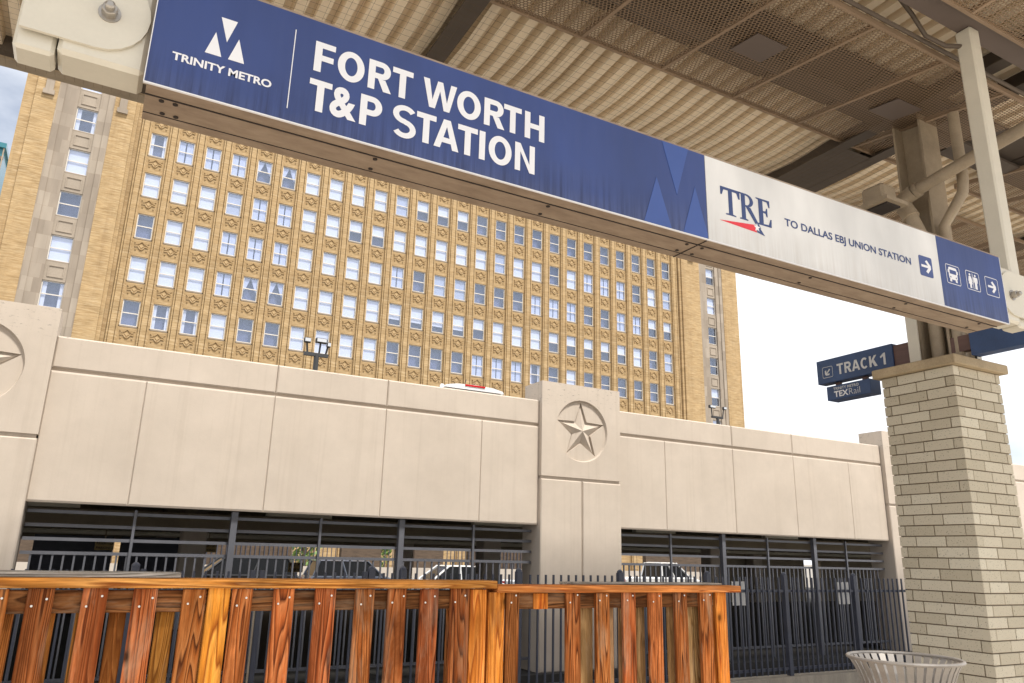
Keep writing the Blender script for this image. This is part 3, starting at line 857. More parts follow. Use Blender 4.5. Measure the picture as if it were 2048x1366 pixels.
# grilles in the openings
M['grille_metal'] = plain('slate_grille_steel', (0.105, 0.108, 0.125), 0.4, 0.15, 3.0)
def grille(x0, x1, posts, thins, label):
    y = GY + 0.22
    g = thing('opening_grille', label, 'grille', ((x0 + x1) / 2, y, -0.3), 'metal grilles in the garage openings')
    for z in (2.04, 1.86, 1.68, 1.50):
        part('rail', MB().box(x0, x1, y - 0.022, y + 0.022, z - 0.022, z + 0.022), 'grille_metal', g)
    part('rail', MB().box(x0, x1, y - 0.022, y + 0.022, -0.12, -0.076), 'grille_metal', g)
    for x in posts:
        part('post', MB().box(x - 0.045, x + 0.045, y - 0.115, y - 0.024, -0.3, 2.14), 'grille_metal', g)
    for x in thins:
        part('stay', MB().box(x - 0.018, x + 0.018, y - 0.06, y - 0.024, -0.3, 2.10), 'grille_metal', g)
    pk = MB().box(-0.012, 0.012, -0.012, 0.012, -0.075, 1.477).mesh('picket', M['grille_metal'])
    n = int((x1 - x0) / 0.128)
    for k in range(1, n):
        link('picket', pk, g, (x0 + k * 0.128, y, 0))
grille(-0.68, 7.11, (1.96, 4.60), (0.63, 3.27, 5.94), 'dark metal grille in the left garage opening, between the two star pilasters')
grille(8.93, 16.85, (11.68, 14.41), (10.32, 13.0, 15.51), 'dark metal grille in the garage opening right of the middle star pilaster')

# ================================================================ cars in the garage
def car(name, label, loc, rz, L_, W_, H_, paint, kind='sedan', zf=-0.3):
    c = thing(name, label, 'car', (loc[0], loc[1], zf), 'cars parked in the garage')
    hw = W_ / 2; hl = L_ / 2; bz = H_ * 0.60
    roof = {'sedan': [(-hl * 0.62, bz), (-hl * 0.28, H_), (hl * 0.26, H_), (hl * 0.60, bz)],
            'suv': [(-hl * 0.93, bz), (-hl * 0.80, H_), (hl * 0.22, H_), (hl * 0.55, bz)],
            'pickup': [(-hl * 0.10, bz), (-hl * 0.06, H_), (hl * 0.30, H_), (hl * 0.58, bz)]}[kind]
    def loft(prof, a0, a1):
        """side profile lofted over the width: (y, inset) stations"""
        m = MB(); n = len(prof)
        st = [(-hw * a0, 0), (-hw * a1, 1), (hw * a1, 1), (hw * a0, 0)]
        return m, n, st
    lower = [(-hl, 0.28), (-hl, bz * 0.92), (-hl * 0.96, bz), (hl * 0.62, bz), (hl * 0.94, bz * 0.80), (hl, bz * 0.55), (hl * 0.99, 0.26)]
    m = MB()
    ys = [(-hw, 0.90), (-hw * 0.92, 1.0), (hw * 0.92, 1.0), (hw, 0.90)]
    n = len(lower); vs = []
    for yv, k in ys:
        vs += [(u * (0.985 if k < 1 else 1.0), yv, 0.26 + (v - 0.26) * (0.93 if k < 1 else 1.0)) for u, v in lower]
    fs = []
    for i in range(3):
        fs += [(i * n + a, i * n + (a + 1) % n, (i + 1) * n + (a + 1) % n, (i + 1) * n + a) for a in range(n)]
    fs += [tuple(range(n)), tuple(range(3 * n, 4 * n))]
    m.add(vs, fs)
    def P_(nm, mb, mat, par=c, smooth=False):
        o = link(nm, mb.mesh(nm, M[mat], smooth), par, tuple(WL[c.name]))
        return o
    c.rotation_euler = (0, 0, rz)
    P_('body', m, paint)
    # greenhouse: glass block with painted roof and pillars
    g = MB(); y0, y1 = hw * 0.88, hw * 0.70
    (a, az), (b_, bz2), (d, dz), (e, ez) = roof
    g.add([(a, -y0, az), (e, -y0, ez), (e, y0, ez), (a, y0, az), (b_, -y1, H_ - 0.03), (d, -y1, H_ - 0.03), (d, y1, H_ - 0.03), (b_, y1, H_ - 0.03)],
          [(0, 1, 5, 4), (1, 2, 6, 5), (2, 3, 7, 6), (3, 0, 4, 7), (4, 5, 6, 7), (0, 3, 2, 1)])
    gh = P_('greenhouse', g, 'car_glass')
    r_ = MB()
    r_.add([(b_ - 0.05, -y1 - 0.02, H_ - 0.035), (d + 0.05, -y1 - 0.02, H_ - 0.035), (d + 0.05, y1 + 0.02, H_ - 0.035), (b_ - 0.05, y1 + 0.02, H_ - 0.035),
            (b_ + 0.12, -y1 * 0.8, H_ + 0.015), (d - 0.12, -y1 * 0.8, H_ + 0.015), (d - 0.12, y1 * 0.8, H_ + 0.015), (b_ + 0.12, y1 * 0.8, H_ + 0.015)],
           [(0, 1, 5, 4), (1, 2, 6, 5), (2, 3, 7, 6), (3, 0, 4, 7), (4, 5, 6, 7), (0, 3, 2, 1)])
    P_('roof', r_, paint)
    for s in (-1, 1):
        for (xa, za, xb, zb) in ((a, az, b_, H_ - 0.02), (e, ez, d, H_ - 0.02), ((a + e) / 2 - 0.1, bz, (b_ + d) / 2 - 0.1, H_ - 0.02)):
            P_('pillar', MB().tube([(xa, s * y0, za), (xb, s * (y1 + 0.01), zb)], 0.045, 6), paint)
        P_('mirror', MB().box(e - 0.22, e - 0.06, s * (hw + 0.13) - 0.06, s * (hw + 0.13) + 0.06, bz, bz + 0.13), paint)
        P_('tail_light', MB().box(-hl - 0.012, -hl + 0.10, s * hw * 0.80 - 0.13, s * hw * 0.80 + 0.13, bz * 0.68, bz * 0.90), 'tail')
        P_('headlight', MB().box(hl * 0.93, hl + 0.006, s * hw * 0.74 - 0.16, s * hw * 0.74 + 0.16, bz * 0.52, bz * 0.68), 'lamp_glass')
        for x in (-hl * 0.60, hl * 0.62):
            w = P_('wheel', MB().tube([(x, s * hw - s * 0.20, 0.325), (x, s * hw + s * 0.01, 0.325)], 0.325, 20), 'tyre', smooth=True)
            P_('rim', MB().tube([(x, s * hw, 0.325), (x, s * hw + s * 0.018, 0.325)], 0.20, 14), 'rim', w)
    return c
car('parked_car', 'black sport utility car behind the grille below the first reserved sign', (5.6, 33, 0), math.pi, 4.7, 1.85, 1.62, 'car_black', 'suv')
car('parked_car', 'slate grey hatchback seen between the grille posts left of the white sedan', (10.4, 33, 0), 0.0, 4.0, 1.8, 1.56, 'car_grey', 'suv')
car('parked_car', 'white sedan left of the middle star pilaster', (14.6, 31.5, 0), 0.0, 4.5, 1.8, 1.44, 'car_white', 'sedan')
car('parked_car', 'white car half hidden behind the left edge of the middle star pilaster', (20.2, 33, 0), 0.2, 4.4, 1.8, 1.36, 'car_white', 'sedan')
car('parked_car', 'white pickup with red tail light behind the right opening', (25.9, 31.8, 0), 0.0, 5.2, 1.9, 1.75, 'car_white', 'pickup')
rc = car('parked_car', 'white car on the garage roof, only its roof shows above the parapet', (6.42, 15.25, 0), math.pi / 2, 4.3, 1.75, 1.46, 'car_white', 'suv', 3.38)
_w = WL[rc.name]
link('spoiler', MB().prism([(-0.66, 1.37), (-0.62, 1.42), (-0.4, 1.462), (0, 1.478), (0.4, 1.462), (0.62, 1.42), (0.66, 1.37)], lambda u, v, d: (d, u, v), -1.93, -1.45).mesh('spoiler', M['car_white']), rc, tuple(_w))
link('brake_light', MB().box(-1.945, -1.932, -0.22, 0.22, 1.435, 1.468).mesh('brake_light', M['tail']), rc, tuple(_w))
link('antenna', MB().tube([(-1.6, 0.10, 1.46), (-1.72, 0.10, 1.62)], 0.008, 6).mesh('antenna', M['lamp_black']), rc, tuple(_w))

# reserved-parking boards and a disabled-parking plate hung in the garage
def board(x, y, z, w, h, label, lines, mat, tm, hang=True):
    b = thing('parking_sign', label, 'sign', (x, y, z), 'signs in the garage')
    part('board', MB().box(x, x + w, y, y + 0.02, z, z + h), mat, b)
    n = len(lines)
    for i, tx in enumerate(lines):
        zz = z + h * (1 - (i + 0.86) / n) ; part_h = h * 0.56 / n
        lettering(tx, x + w * 0.08, x + w * 0.92, zz + h * 0.04, zz + h * 0.04 + part_h, lambda u, v: (u, y - 0.004, v), tm, b, 0.02)
    part('hanger', MB().box(x + w * 0.5 - 0.02, x + w * 0.5 + 0.02, y + 0.022, y + 0.05, z, 3.095 if hang else z + h), 'cream_dk', b)
    if not hang:
        part('stand', MB().box(x + w * 0.5 - 0.03, x + w * 0.5 + 0.03, y + 0.052, y + 0.10, -0.3, z + h), 'cream', b)
board(0.36, 24, 1.50, 0.46, 0.24, 'yellowish reserved parking board in front of the dark shutters', ('RESERVED', 'PARKING'), 'yellow_sign', 'dark')
board(3.02, 24, 1.50, 0.46, 0.24, 'yellowish reserved parking board above the black car', ('RESERVED', 'PARKING'), 'yellow_sign', 'dark')
board(5.58, 24, 0.98, 0.44, 0.28, 'low yellowish reserved parking board beside the slate hatchback', ('RESERVED', 'PARKING'), 'yellow_sign', 'dark', False)
ds = thing('parking_sign', 'small white and blue disabled parking plate on a thin post', 'sign', (2.68, 24, 1.12), 'signs in the garage')
part('board', MB().box(2.66, 2.90, 24, 24.02, 1.12, 1.44), 'paper', ds)
part('symbol', MB().box(2.71, 2.85, 23.985, 23.998, 1.15, 1.29), 'wm', ds)
part('stand', MB().box(2.75, 2.80, 24.025, 24.07, -0.3, 2.2), 'cream', ds)

# lamp poles on the garage roof
def lamp(name, x, y, zt, label, heads):
    l = thing(name, label, 'lamp', (x, y, 3.38), 'floodlight poles on the garage roof')
    part('pole', MB().tube([(x, y, 3.38), (x, y, zt - 0.35)], 0.075, 10), 'lamp_black', l, smooth=True)
    part('crossarm', MB().box(x - 0.38, x + 0.34, y - 0.05, y + 0.05, zt - 0.40, zt - 0.30), 'lamp_black', l)
    for dx, dz, w, tilt in heads:
        part('stem', MB().tube([(x + dx * 0.85, y, zt - 0.32), (x + dx, y - 0.03, zt + dz)], 0.03, 6), 'lamp_black', l)
        h = part('lamp_head', MB().box(x + dx - w, x + dx + w, y - 0.16, y - 0.02, zt + dz - 0.06, zt + dz + 0.09), 'lamp_black', l, bev=0.02)
        part('lens', MB().box(x + dx - w * 0.82, x + dx + w * 0.82, y - 0.175, y - 0.162, zt + dz - 0.035, zt + dz + 0.065), 'lamp_glass', h)
lamp('lamp_pole', 5.33, 22, 7.58, 'black pole with three floodlights rising behind the left parapet', ((-0.33, 0.02, 0.10, 0), (0.08, 0.06, 0.17, 0), (0.31, -0.04, 0.055, 0)))
lamp('lamp_pole', 27.02, 28, 8.86, 'small black floodlight pole in front of the right end of the brick building', ((-0.42, 0.12, 0.20, 0), (0.40, 0.12, 0.10, 0)))

# ================================================================ trees behind the garage
def tree(x, y, h, rad, label, n=700):
    t = thing('tree', label, 'tree', (x, y, -0.6), 'trees behind the garage')
    rnd = random.Random(int(x * 100))
    m = MB().tube([(x, y, -0.6), (x + 0.1, y, h * 0.3), (x, y + 0.1, h * 0.6)], [0.22, 0.16, 0.08], 8)
    for k in range(6):
        a = k * 1.05
        m.tube([(x, y, h * (0.25 + 0.04 * k)), (x + math.cos(a) * rad * 0.6, y + math.sin(a) * rad * 0.6, h * (0.5 + 0.05 * k))], [0.08, 0.03], 5)
    part('trunk', m, 'bark', t)
    c = MB()
    for k in range(n):
        a = rnd.uniform(0, 6.28); ph = rnd.uniform(-1, 1); rr = rad * rnd.uniform(0.35, 1) ** 0.6 * (0.85 + 0.25 * math.sin(3 * a))
        px_ = x + rr * math.cos(a) * math.sqrt(1 - ph * ph); py_ = y + rr * math.sin(a) * math.sqrt(1 - ph * ph); pz_ = h * 0.55 + ph * h * 0.45
        s = rnd.uniform(0.10, 0.22); q = Vector((rnd.uniform(-1, 1), rnd.uniform(-1, 1), rnd.uniform(-1, 1))).normalized(); p = q.orthogonal().normalized()
        o = Vector((px_, py_, pz_)); w = q.cross(p)
        c.add([o - p * s, o + w * s * 0.5, o + p * s, o - w * s * 0.5], [(0, 1, 2, 3)])
    part('crown', c, 'leaf', t)
for i, (x, y, h, r_, lb) in enumerate(((12.6, 50.5, 4.6, 1.5, 'leafy tree seen through the garage left of the white sedan'), (17.6, 51, 4.8, 1.6, 'leafy tree seen through the garage above the white sedan'),
                                       (21.4, 51, 4.2, 1.4, 'leafy tree seen through the garage beside the middle pilaster'))):
    tree(x, y, h, r_, lb)

# ================================================================ black metal fence
FY = 10.0
fen = thing('metal_fence', 'dark slate metal picket fence on a concrete kerb', 'fence', (6, FY, -0.265))
capm = MB().lathe([(0.042, 0), (0.046, 0.0), (0.046, 0.018), (0.038, 0.03), (0.02, 0.045), (0.0005, 0.05)], (0, 0, 0), 12).mesh('cap', M['black_metal'], True)
pk = MB().box(-0.0125, 0.0125, -0.0125, 0.0125, -0.235, 1.345).mesh('picket', M['black_metal'])
postm = MB().box(-0.042, 0.042, -0.042, 0.042, -0.265, 1.385).mesh('post', M['black_metal'])
posts = [-4.74, -2.94, -1.14, 0.60, 3.41, 3.85, 5.63, 7.44, 9.23, 11.03, 12.87, 14.67, 16.47]
def fence_span(par, a, b, n=None):
    for z in (1.115, -0.155):
        part('rail', MB().box(a, b, FY - 0.02, FY + 0.02, z - 0.022, z + 0.022), 'black_metal', par)
    n = n or max(1, round((b - a) / 0.129))
    for k in range(1, n):
        x = a + (b - a) * k / n
        link('picket', pk, par, (x, FY - 0.034, 0))
for i, x in enumerate(posts):
    p = link('post', postm, fen, (x, FY, 0))
    link('cap', capm, p, (x, FY, 1.386))
    if i + 1 < len(posts) and not (0.5 < x < 0.7):
        fence_span(fen, x + 0.043, posts[i + 1] - 0.043)
for nm, a, b, lb in (('metal_gate', 0.66, 1.93, 'left leaf of the dark metal gate behind the wooden fence'), ('metal_gate', 1.99, 3.35, 'right leaf of the dark metal gate behind the wooden fence')):
    g = thing(nm, lb, 'gate', ((a + b) / 2, FY, -0.23), 'double gate in the metal fence')
    for x in (a + 0.025, b - 0.025):
        part('stile', MB().box(x - 0.03, x + 0.03, FY - 0.03, FY + 0.03, -0.23, 1.36), 'black_metal', g)
    fence_span(g, a + 0.056, b - 0.056)
pl = thing('padlock', 'brass padlock on the gate latch', 'padlock', (1.96, FY - 0.10, 0.95))
part('case', MB().box(1.93, 1.99, FY - 0.115, FY - 0.085, 0.93, 0.99), 'brass', pl, bev=0.004)
part('shackle', MB().tube([(1.943, FY - 0.10, 0.99), (1.943, FY - 0.10, 1.03), (1.96, FY - 0.10, 1.045), (1.977, FY - 0.10, 1.03), (1.977, FY - 0.10, 0.99)], 0.006, 6), 'rim', pl)
lt = thing('gate_latch', 'pale steel latch bar across the gate stiles', 'latch', (1.96, FY - 0.06, 1.0))
part('bar', MB().box(1.84, 2.10, FY - 0.085, FY - 0.032, 1.045, 1.07), 'rim', lt)
part('rod', MB().tube([(1.96, FY - 0.06, 1.04), (1.96, FY - 0.06, -0.1)], 0.012, 6), 'cream_dk', lt)
for x, lb in ((9.80, 'white notice on the metal fence right beside the wooden fence end'), (12.45, 'white notice on the metal fence left of the trash can')):
    n = thing('notice', lb, 'sign', (x, FY + 0.05, 0.95), 'notices on the metal fence')
    part('sheet', MB().box(x, x + 0.33, FY + 0.024, FY + 0.03, 0.88, 1.27), 'paper', n)
    part('clip', MB().box(x + 0.14, x + 0.18, FY - 0.0, FY + 0.023, 1.125, 1.14), 'rim', n)

# ================================================================ wooden fence
WY = 3.6
wf = thing('wooden_fence', 'orange brown wooden board fence with a flat top rail in the foreground', 'fence', (1.6, WY, 0))
scr = MB().tube([(0, 0, 0), (0, -0.003, 0)], 0.0045, 8).mesh('screw', M['screw'])
def board_v(name, x0, x1, y0, y1, z0, z1, mat, screws=True, lean=0.0):
    m = MB(); w = x1 - x0
    e = 0.004
    pr = [(e, 0), (w - e, 0), (w, e), (w, y1 - y0), (0, y1 - y0), (0, e)]
    j = random.uniform(-0.004, 0.004)
    m.prism(pr, lambda u, v, d: (u - w / 2 + lean * (d), v, d), 0, z1 - z0 + j)
    o = part(name, m, mat, wf, (x0 + w / 2, y0, z0))
    if screws:
        link('screw', scr, o, (x0 + 0.022 + random.uniform(-0.004, 0.006), y0 - 0.0002, 1.372 + random.uniform(-0.006, 0.006)))
        link('screw', scr, o, (x1 - 0.020 + random.uniform(-0.006, 0.004), y0 - 0.0002, 1.402 + random.uniform(-0.006, 0.006)))
    return o
PT = 1.436
pk_x = [(-0.30, -0.208), (-0.146, -0.055), (0.040, 0.130), (0.223, 0.314), (0.414, 0.505), (0.610, 0.695), (0.787, 0.877), (0.971, 1.066), (1.160, 1.252),
        (1.322, 1.415), (1.485, 1.578), (1.646, 1.748)]
pk_x2 = [(1.960, 2.035), (2.326, 2.418), (2.517, 2.610), (2.700, 2.787), (2.882, 2.978), (3.073, 3.166), (3.260, 3.358)]
for a, b in pk_x: board_v('picket', a, b, WY, WY + 0.02, 0.05, PT, 'wood_v', lean=random.uniform(-0.002, 0.002))
for a, b in pk_x2: board_v('picket', a, b, WY, WY + 0.02, 0.05, PT - 0.02, 'wood_v', lean=random.uniform(-0.002, 0.002))
for a, b in ((0.513, 0.603), (1.757, 1.849), (1.862, 1.953)):
    board_v('fence_post', a, b, WY + 0.006, WY + 0.096, 0.0, PT - (0.02 if a > 1.86 else 0), 'wood_post', False)
board_v('fence_post', 3.386, 3.474, WY + 0.004, WY + 0.094, 0.0, PT - 0.02, 'wood_post', False)
for a, b in ((-0.245, -0.182), (-0.10, -0.042), (0.028, 0.10), (0.149, 0.212), (0.326, 0.397), (1.66, 1.68)):
    board_v('rear_picket', a, b, WY + 0.062, WY + 0.082, 0.05, PT - 0.02, 'wood_rear', False)
for a, b in ((2.457, 2.536), (2.62, 2.678), (2.72, 2.80), (2.835, 2.896), (3.07, 3.11), (3.20, 3.258), (3.262, 3.32)):
    board_v('rear_picket', a, b, WY + 0.062, WY + 0.082, 0.05, PT - 0.02, 'wood_back', False)
board_v('block', 2.128, 2.217, WY + 0.012, WY + 0.021, 1.335, 1.416, 'wood_post', False)
def board_h(name, x0, x1, y0, y1, z0, z1, mat):
    m = MB().box(x0, x1, y0, y1, z0, z1)
    c = ((x0 + x1) / 2, y0, z0)
    m.v = [(v[0] - c[0], v[1] - c[1], v[2] - c[2]) for v in m.v]
    return part(name, m, mat, wf, c, bev=0.003)
for a, b, dz in ((-1.2, 0.512, 0), (0.604, 1.756, 0), (1.955, 3.385, -0.006)):
    board_h('rail', a, b, WY + 0.0215, WY + 0.0595, 1.342 + dz, 1.428 + dz, 'wood_hd')
    board_h('rail', a, b, WY + 0.0215, WY + 0.0595, 0.30, 0.388, 'wood_hd')
board_h('top_rail', -1.2, 1.898, WY - 0.012, WY + 0.128, 1.438, 1.476, 'wood_h')
board_h('top_rail', 1.901, 3.585, WY - 0.010, WY + 0.130, 1.4175, 1.4555, 'wood_h')
tb = thing('loose_plank', 'grey weathered plank lying along the left end of the wooden top rail', 'plank', (-0.3, WY + 0.16, 1.477), 'weathered planks on the wooden fence')
part('plank', MB().box(-1.2, 0.40, WY + 0.05, WY + 0.19, 1.4765, 1.4985), 'wood_grey', tb, bev=0.003)
tb = thing('loose_plank', 'grey weathered plank lying along the right end of the wooden top rail', 'plank', (3.0, WY + 0.16, 1.457), 'weathered planks on the wooden fence')
part('plank', MB().box(2.40, 3.50, WY + 0.06, WY + 0.20, 1.456, 1.468), 'wood_grey', tb, bev=0.003)

# ================================================================ trash can
TX, TY, TZ = 4.53, 3.21, 1.05
tr = thing('trash_can', 'silver slatted trash can with a flared open rim beside the brick column', 'trash can', (TX, TY, 0))
prof_t = [(0.235, 0.06), (0.24, 0.35), (0.24, 0.72), (0.245, 0.84), (0.262, 0.93), (0.288, 0.995), (0.316, 1.045)]
part('rim', MB().tube([(TX + 0.32 * math.cos(a), TY + 0.32 * math.sin(a), TZ) for a in [2 * math.pi * k / 48 for k in range(49)]], 0.011, 8, False), 'trash', tr, smooth=True)
for z, r_ in ((0.06, 0.235), (0.70, 0.233)):
    part('hoop', MB().tube([(TX + r_ * math.cos(a), TY + r_ * math.sin(a), z) for a in [2 * math.pi * k / 36 for k in range(37)]], 0.012, 6, False), 'trash', tr, smooth=True)
NS = 36
sl = MB(); w = 0.0155
for sgn in (0, 1):
    pass
vs = []
for r_, z in prof_t:
    for q in (-w, w):
        vs.append((r_, q * (r_ / 0.25), z))
    for q in (-w, w):
        vs.append((r_ - 0.005, q * (r_ / 0.25), z))
fs = []
for i in range(len(prof_t) - 1):
    a = i * 4; b = a + 4
    fs += [(a, a + 1, b + 1, b), (a + 2, b + 2, b + 3, a + 3), (a, b, b + 2, a + 2), (a + 1, a + 3, b + 3, b + 1)]
sl.add(vs, fs)
slm = sl.mesh('slat', M['trash'])
for k in range(NS):
    o = link('slat', slm, tr, (TX, TY, 0), rz=2 * math.pi * k / NS)
part('base', MB().lathe([(0.001, 0.0), (0.20, 0.0), (0.20, 0.05), (0.228, 0.055), (0.228, 0.07), (0.001, 0.07)], (TX, TY, 0), 28), 'trash', tr)

# ================================================================ brick column
CX0, CX1, CY0, CY1 = 7.23, 8.01, 4.25, 5.03
bc = thing('brick_column', 'square cream brick column with a stone cap beside the trash can', 'column', (7.62, 4.64, 0))
part('mortar_core', MB().box(CX0 + 0.013, CX1 - 0.013, CY0 + 0.013, CY1 - 0.013, 0, 3.505), 'mortar', bc)
CH = 0.1016; BH = 0.0916; BL = 0.295; BD = 0.092; J = 0.010
cache = {}
def brick_mesh(lx, ly):
    key = (round(lx, 3), round(ly, 3))
    if key not in cache:
        m = MB().box(0, lx, 0, ly, 0, BH)
        cache[key] = m.mesh('brick', M['colbrick'], bev=0.003)
    return cache[key]
rear = MB()
W_ = CX1 - CX0
for r_ in range(34):
    z = 3.505 - CH * (r_ + 1) + 0.004
    A = r_ % 2 == 0
    # -Y face
    jj = lambda: random.uniform(-0.003, 0.003)
    def lay(spans, face):
        for a, b in spans:
            if face == 'front':
                link('brick', brick_mesh(b - a, BD), bc, (CX0 + a, CY0 + jj(), z))
            else:
                link('brick', brick_mesh(BD, b - a), bc, (CX0 + jj(), CY0 + a, z))
    if A:   # corner brick lies along Y (shows its end on the front)
        lay([(0, BL), (BL + J, 2 * BL + J), (2 * BL + 2 * J, W_)], 'side')
        lay([(BD + J, BD + J + BL), (BD + 2 * J + BL, BD + 2 * J + 2 * BL if BD + 2 * J + 2 * BL < W_ else W_)] + ([(BD + 3 * J + 2 * BL, W_)] if W_ - (BD + 3 * J + 2 * BL) > 0.02 else []), 'front')
    else:
        lay([(0, BL), (BL + J, 2 * BL + J), (2 * BL + 2 * J, W_)], 'front')
        lay([(BD + J, BD + J + BL), (BD + 2 * J + BL, BD + 2 * J + 2 * BL)] + ([(BD + 3 * J + 2 * BL, W_)] if W_ - (BD + 3 * J + 2 * BL) > 0.02 else []), 'side')
    off = 0.15 if A else 0.0
    for a, b in ((0.102, 0.25 + off), (0.26 + off, 0.555 + off * 0.4), (0.565 + off * 0.4, W_)):
        rear.box(CX0 + a, CX0 + b, CY1 - 0.013, CY1 + 0.0005, z, z + BH)
        rear.box(CX1 - 0.013, CX1 + 0.0005, CY0 + a, CY0 + b, z, z + BH)
ro = part('rear_bricks', rear, 'colbrick', bc)
ro['kind'] = 'stuff'
part('cap_stone', MB().box(CX0 - 0.065, CX1 + 0.065, CY0 - 0.065, CY1 + 0.065, 3.506, 3.60), 'cap', bc, bev=0.008)

# ================================================================ steel column and pipes on the brick column
sc = thing('steel_column', 'cream steel column standing on the brick column under the canopy', 'column', (7.69, 4.585, 3.6))
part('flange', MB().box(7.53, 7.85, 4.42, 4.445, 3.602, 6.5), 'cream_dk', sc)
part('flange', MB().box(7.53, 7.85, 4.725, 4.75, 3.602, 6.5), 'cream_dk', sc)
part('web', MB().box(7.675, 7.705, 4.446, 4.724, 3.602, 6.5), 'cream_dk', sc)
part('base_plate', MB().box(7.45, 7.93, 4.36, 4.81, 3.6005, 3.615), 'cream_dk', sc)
part('clip_angle', MB().box(7.852, 7.868, 4.36, 4.46, 3.62, 4.2).box(7.852, 7.95, 4.36, 4.374, 3.62, 4.2), 'cream', sc)
part('side_plate', MB().box(7.44, 7.455, 4.70, 4.82, 3.62, 4.35), 'cream', sc)
dp = thing('drain_pipe', 'cream drain pipe with an elbow running down beside the steel column', 'pipe', (7.42, 4.5, 3.61))
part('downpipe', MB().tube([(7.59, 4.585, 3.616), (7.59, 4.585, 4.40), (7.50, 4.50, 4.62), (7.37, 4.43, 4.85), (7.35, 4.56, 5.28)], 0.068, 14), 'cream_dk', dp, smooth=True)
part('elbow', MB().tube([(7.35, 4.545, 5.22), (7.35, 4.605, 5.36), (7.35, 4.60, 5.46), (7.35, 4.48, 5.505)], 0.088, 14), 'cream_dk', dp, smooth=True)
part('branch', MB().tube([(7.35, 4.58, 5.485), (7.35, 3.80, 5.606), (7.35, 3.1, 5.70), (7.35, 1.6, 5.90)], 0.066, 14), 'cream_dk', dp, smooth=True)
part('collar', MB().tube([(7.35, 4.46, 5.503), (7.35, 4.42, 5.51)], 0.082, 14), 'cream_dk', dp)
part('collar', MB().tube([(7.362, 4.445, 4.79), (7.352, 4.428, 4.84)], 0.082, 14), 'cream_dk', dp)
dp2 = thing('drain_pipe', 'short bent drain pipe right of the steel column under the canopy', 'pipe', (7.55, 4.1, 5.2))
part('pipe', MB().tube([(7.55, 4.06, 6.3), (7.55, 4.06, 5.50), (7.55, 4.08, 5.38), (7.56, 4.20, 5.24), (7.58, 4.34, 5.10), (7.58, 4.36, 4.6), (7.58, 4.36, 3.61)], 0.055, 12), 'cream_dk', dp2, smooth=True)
fl = thing('floodlight', 'dusty tan floodlight box hung under the canopy left of the drain elbow', 'lamp', (6.95, 4.6, 5.5))
part('housing', MB().box(6.84, 7.08, 4.50, 4.76, 5.30, 5.50), 'cream_dk', fl, bev=0.025)
part('visor', MB().box(6.78, 7.12, 4.42, 4.82, 5.255, 5.299), 'cream_dk', fl)
part('lens', MB().box(6.84, 7.06, 4.47, 4.76, 5.235, 5.254), 'dark', fl)
part('bracket', MB().box(7.082, 7.53, 4.726, 4.748, 5.40, 5.46), 'cream_dk', fl)

# ================================================================ station canopy
cn = thing('station_canopy', 'tan corrugated metal platform canopy with perforated soffit panels overhead', 'canopy', (5, 4.65, 3.6))
def dz(y):
    return 6.70 - 0.05 * math.exp(-((y - 6.1) / 0.5) ** 2)
dk = MB()
ys = [0.6 + 8.12 * k / 34 for k in range(35)]
xs = []
x = -9.0; pit = 0.205
while x < 20:
    for u, h in ((0, 0.0), (0.100, 0.0), (0.112, 0.125), (0.193, 0.125)):
        xs.append((x + u, h))
    x += pit
vs = [(xx, y, dz(y) + h) for y in ys for xx, h in xs]
n = len(xs)
fs = [(i * n + k, i * n + k + 1, (i + 1) * n + k + 1, (i + 1) * n + k) for i in range(len(ys) - 1) for k in range(n - 1)]
dk.add(vs, fs)
part('deck', dk, 'deck', cn)
part('roof_cover', MB().box(-9.0, 20.0, 0.6, 8.72, 6.90, 6.92), 'cream_dk', cn)
part('fascia', MB().box(-9.1, 20.1, 8.70, 8.80, 6.56, 6.92), 'beam', cn)
part('fascia_trim', MB().box(-9.1, 20.1, 8.66, 8.84, 6.530, 6.556), 'cream_dk', cn)
part('fascia', MB().box(-9.1, 20.1, 0.50, 0.60, 6.56, 6.92), 'beam', cn)
for xa, w_ in ((-7.5, 0.20), (-2.55, 0.20), (2.35, 0.20), (7.36, 0.17), (7.95, 0.17), (12.3, 0.2), (17.2, 0.2)):
    rf = part('rafter', MB().box(xa, xa + w_, 0.65, 8.65, 6.50, 6.518).box(xa + w_ / 2 - 0.012, xa + w_ / 2 + 0.012, 0.65, 8.65, 6.5185, 6.69), 'beam', cn)
part('soffit_plate', MB().box(7.535, 7.945, 5.35, 8.6, 6.502, 6.512), 'beam', cn)
part('long_beam', MB().box(-9.0, 20.0, 3.10, 3.30, 6.36, 6.372).box(-9.0, 20.0, 3.188, 3.212, 6.3725, 6.49), 'plate', cn)
part('long_beam', MB().box(-9.0, 20.0, 4.50, 4.68, 6.46, 6.495), 'beam', cn)
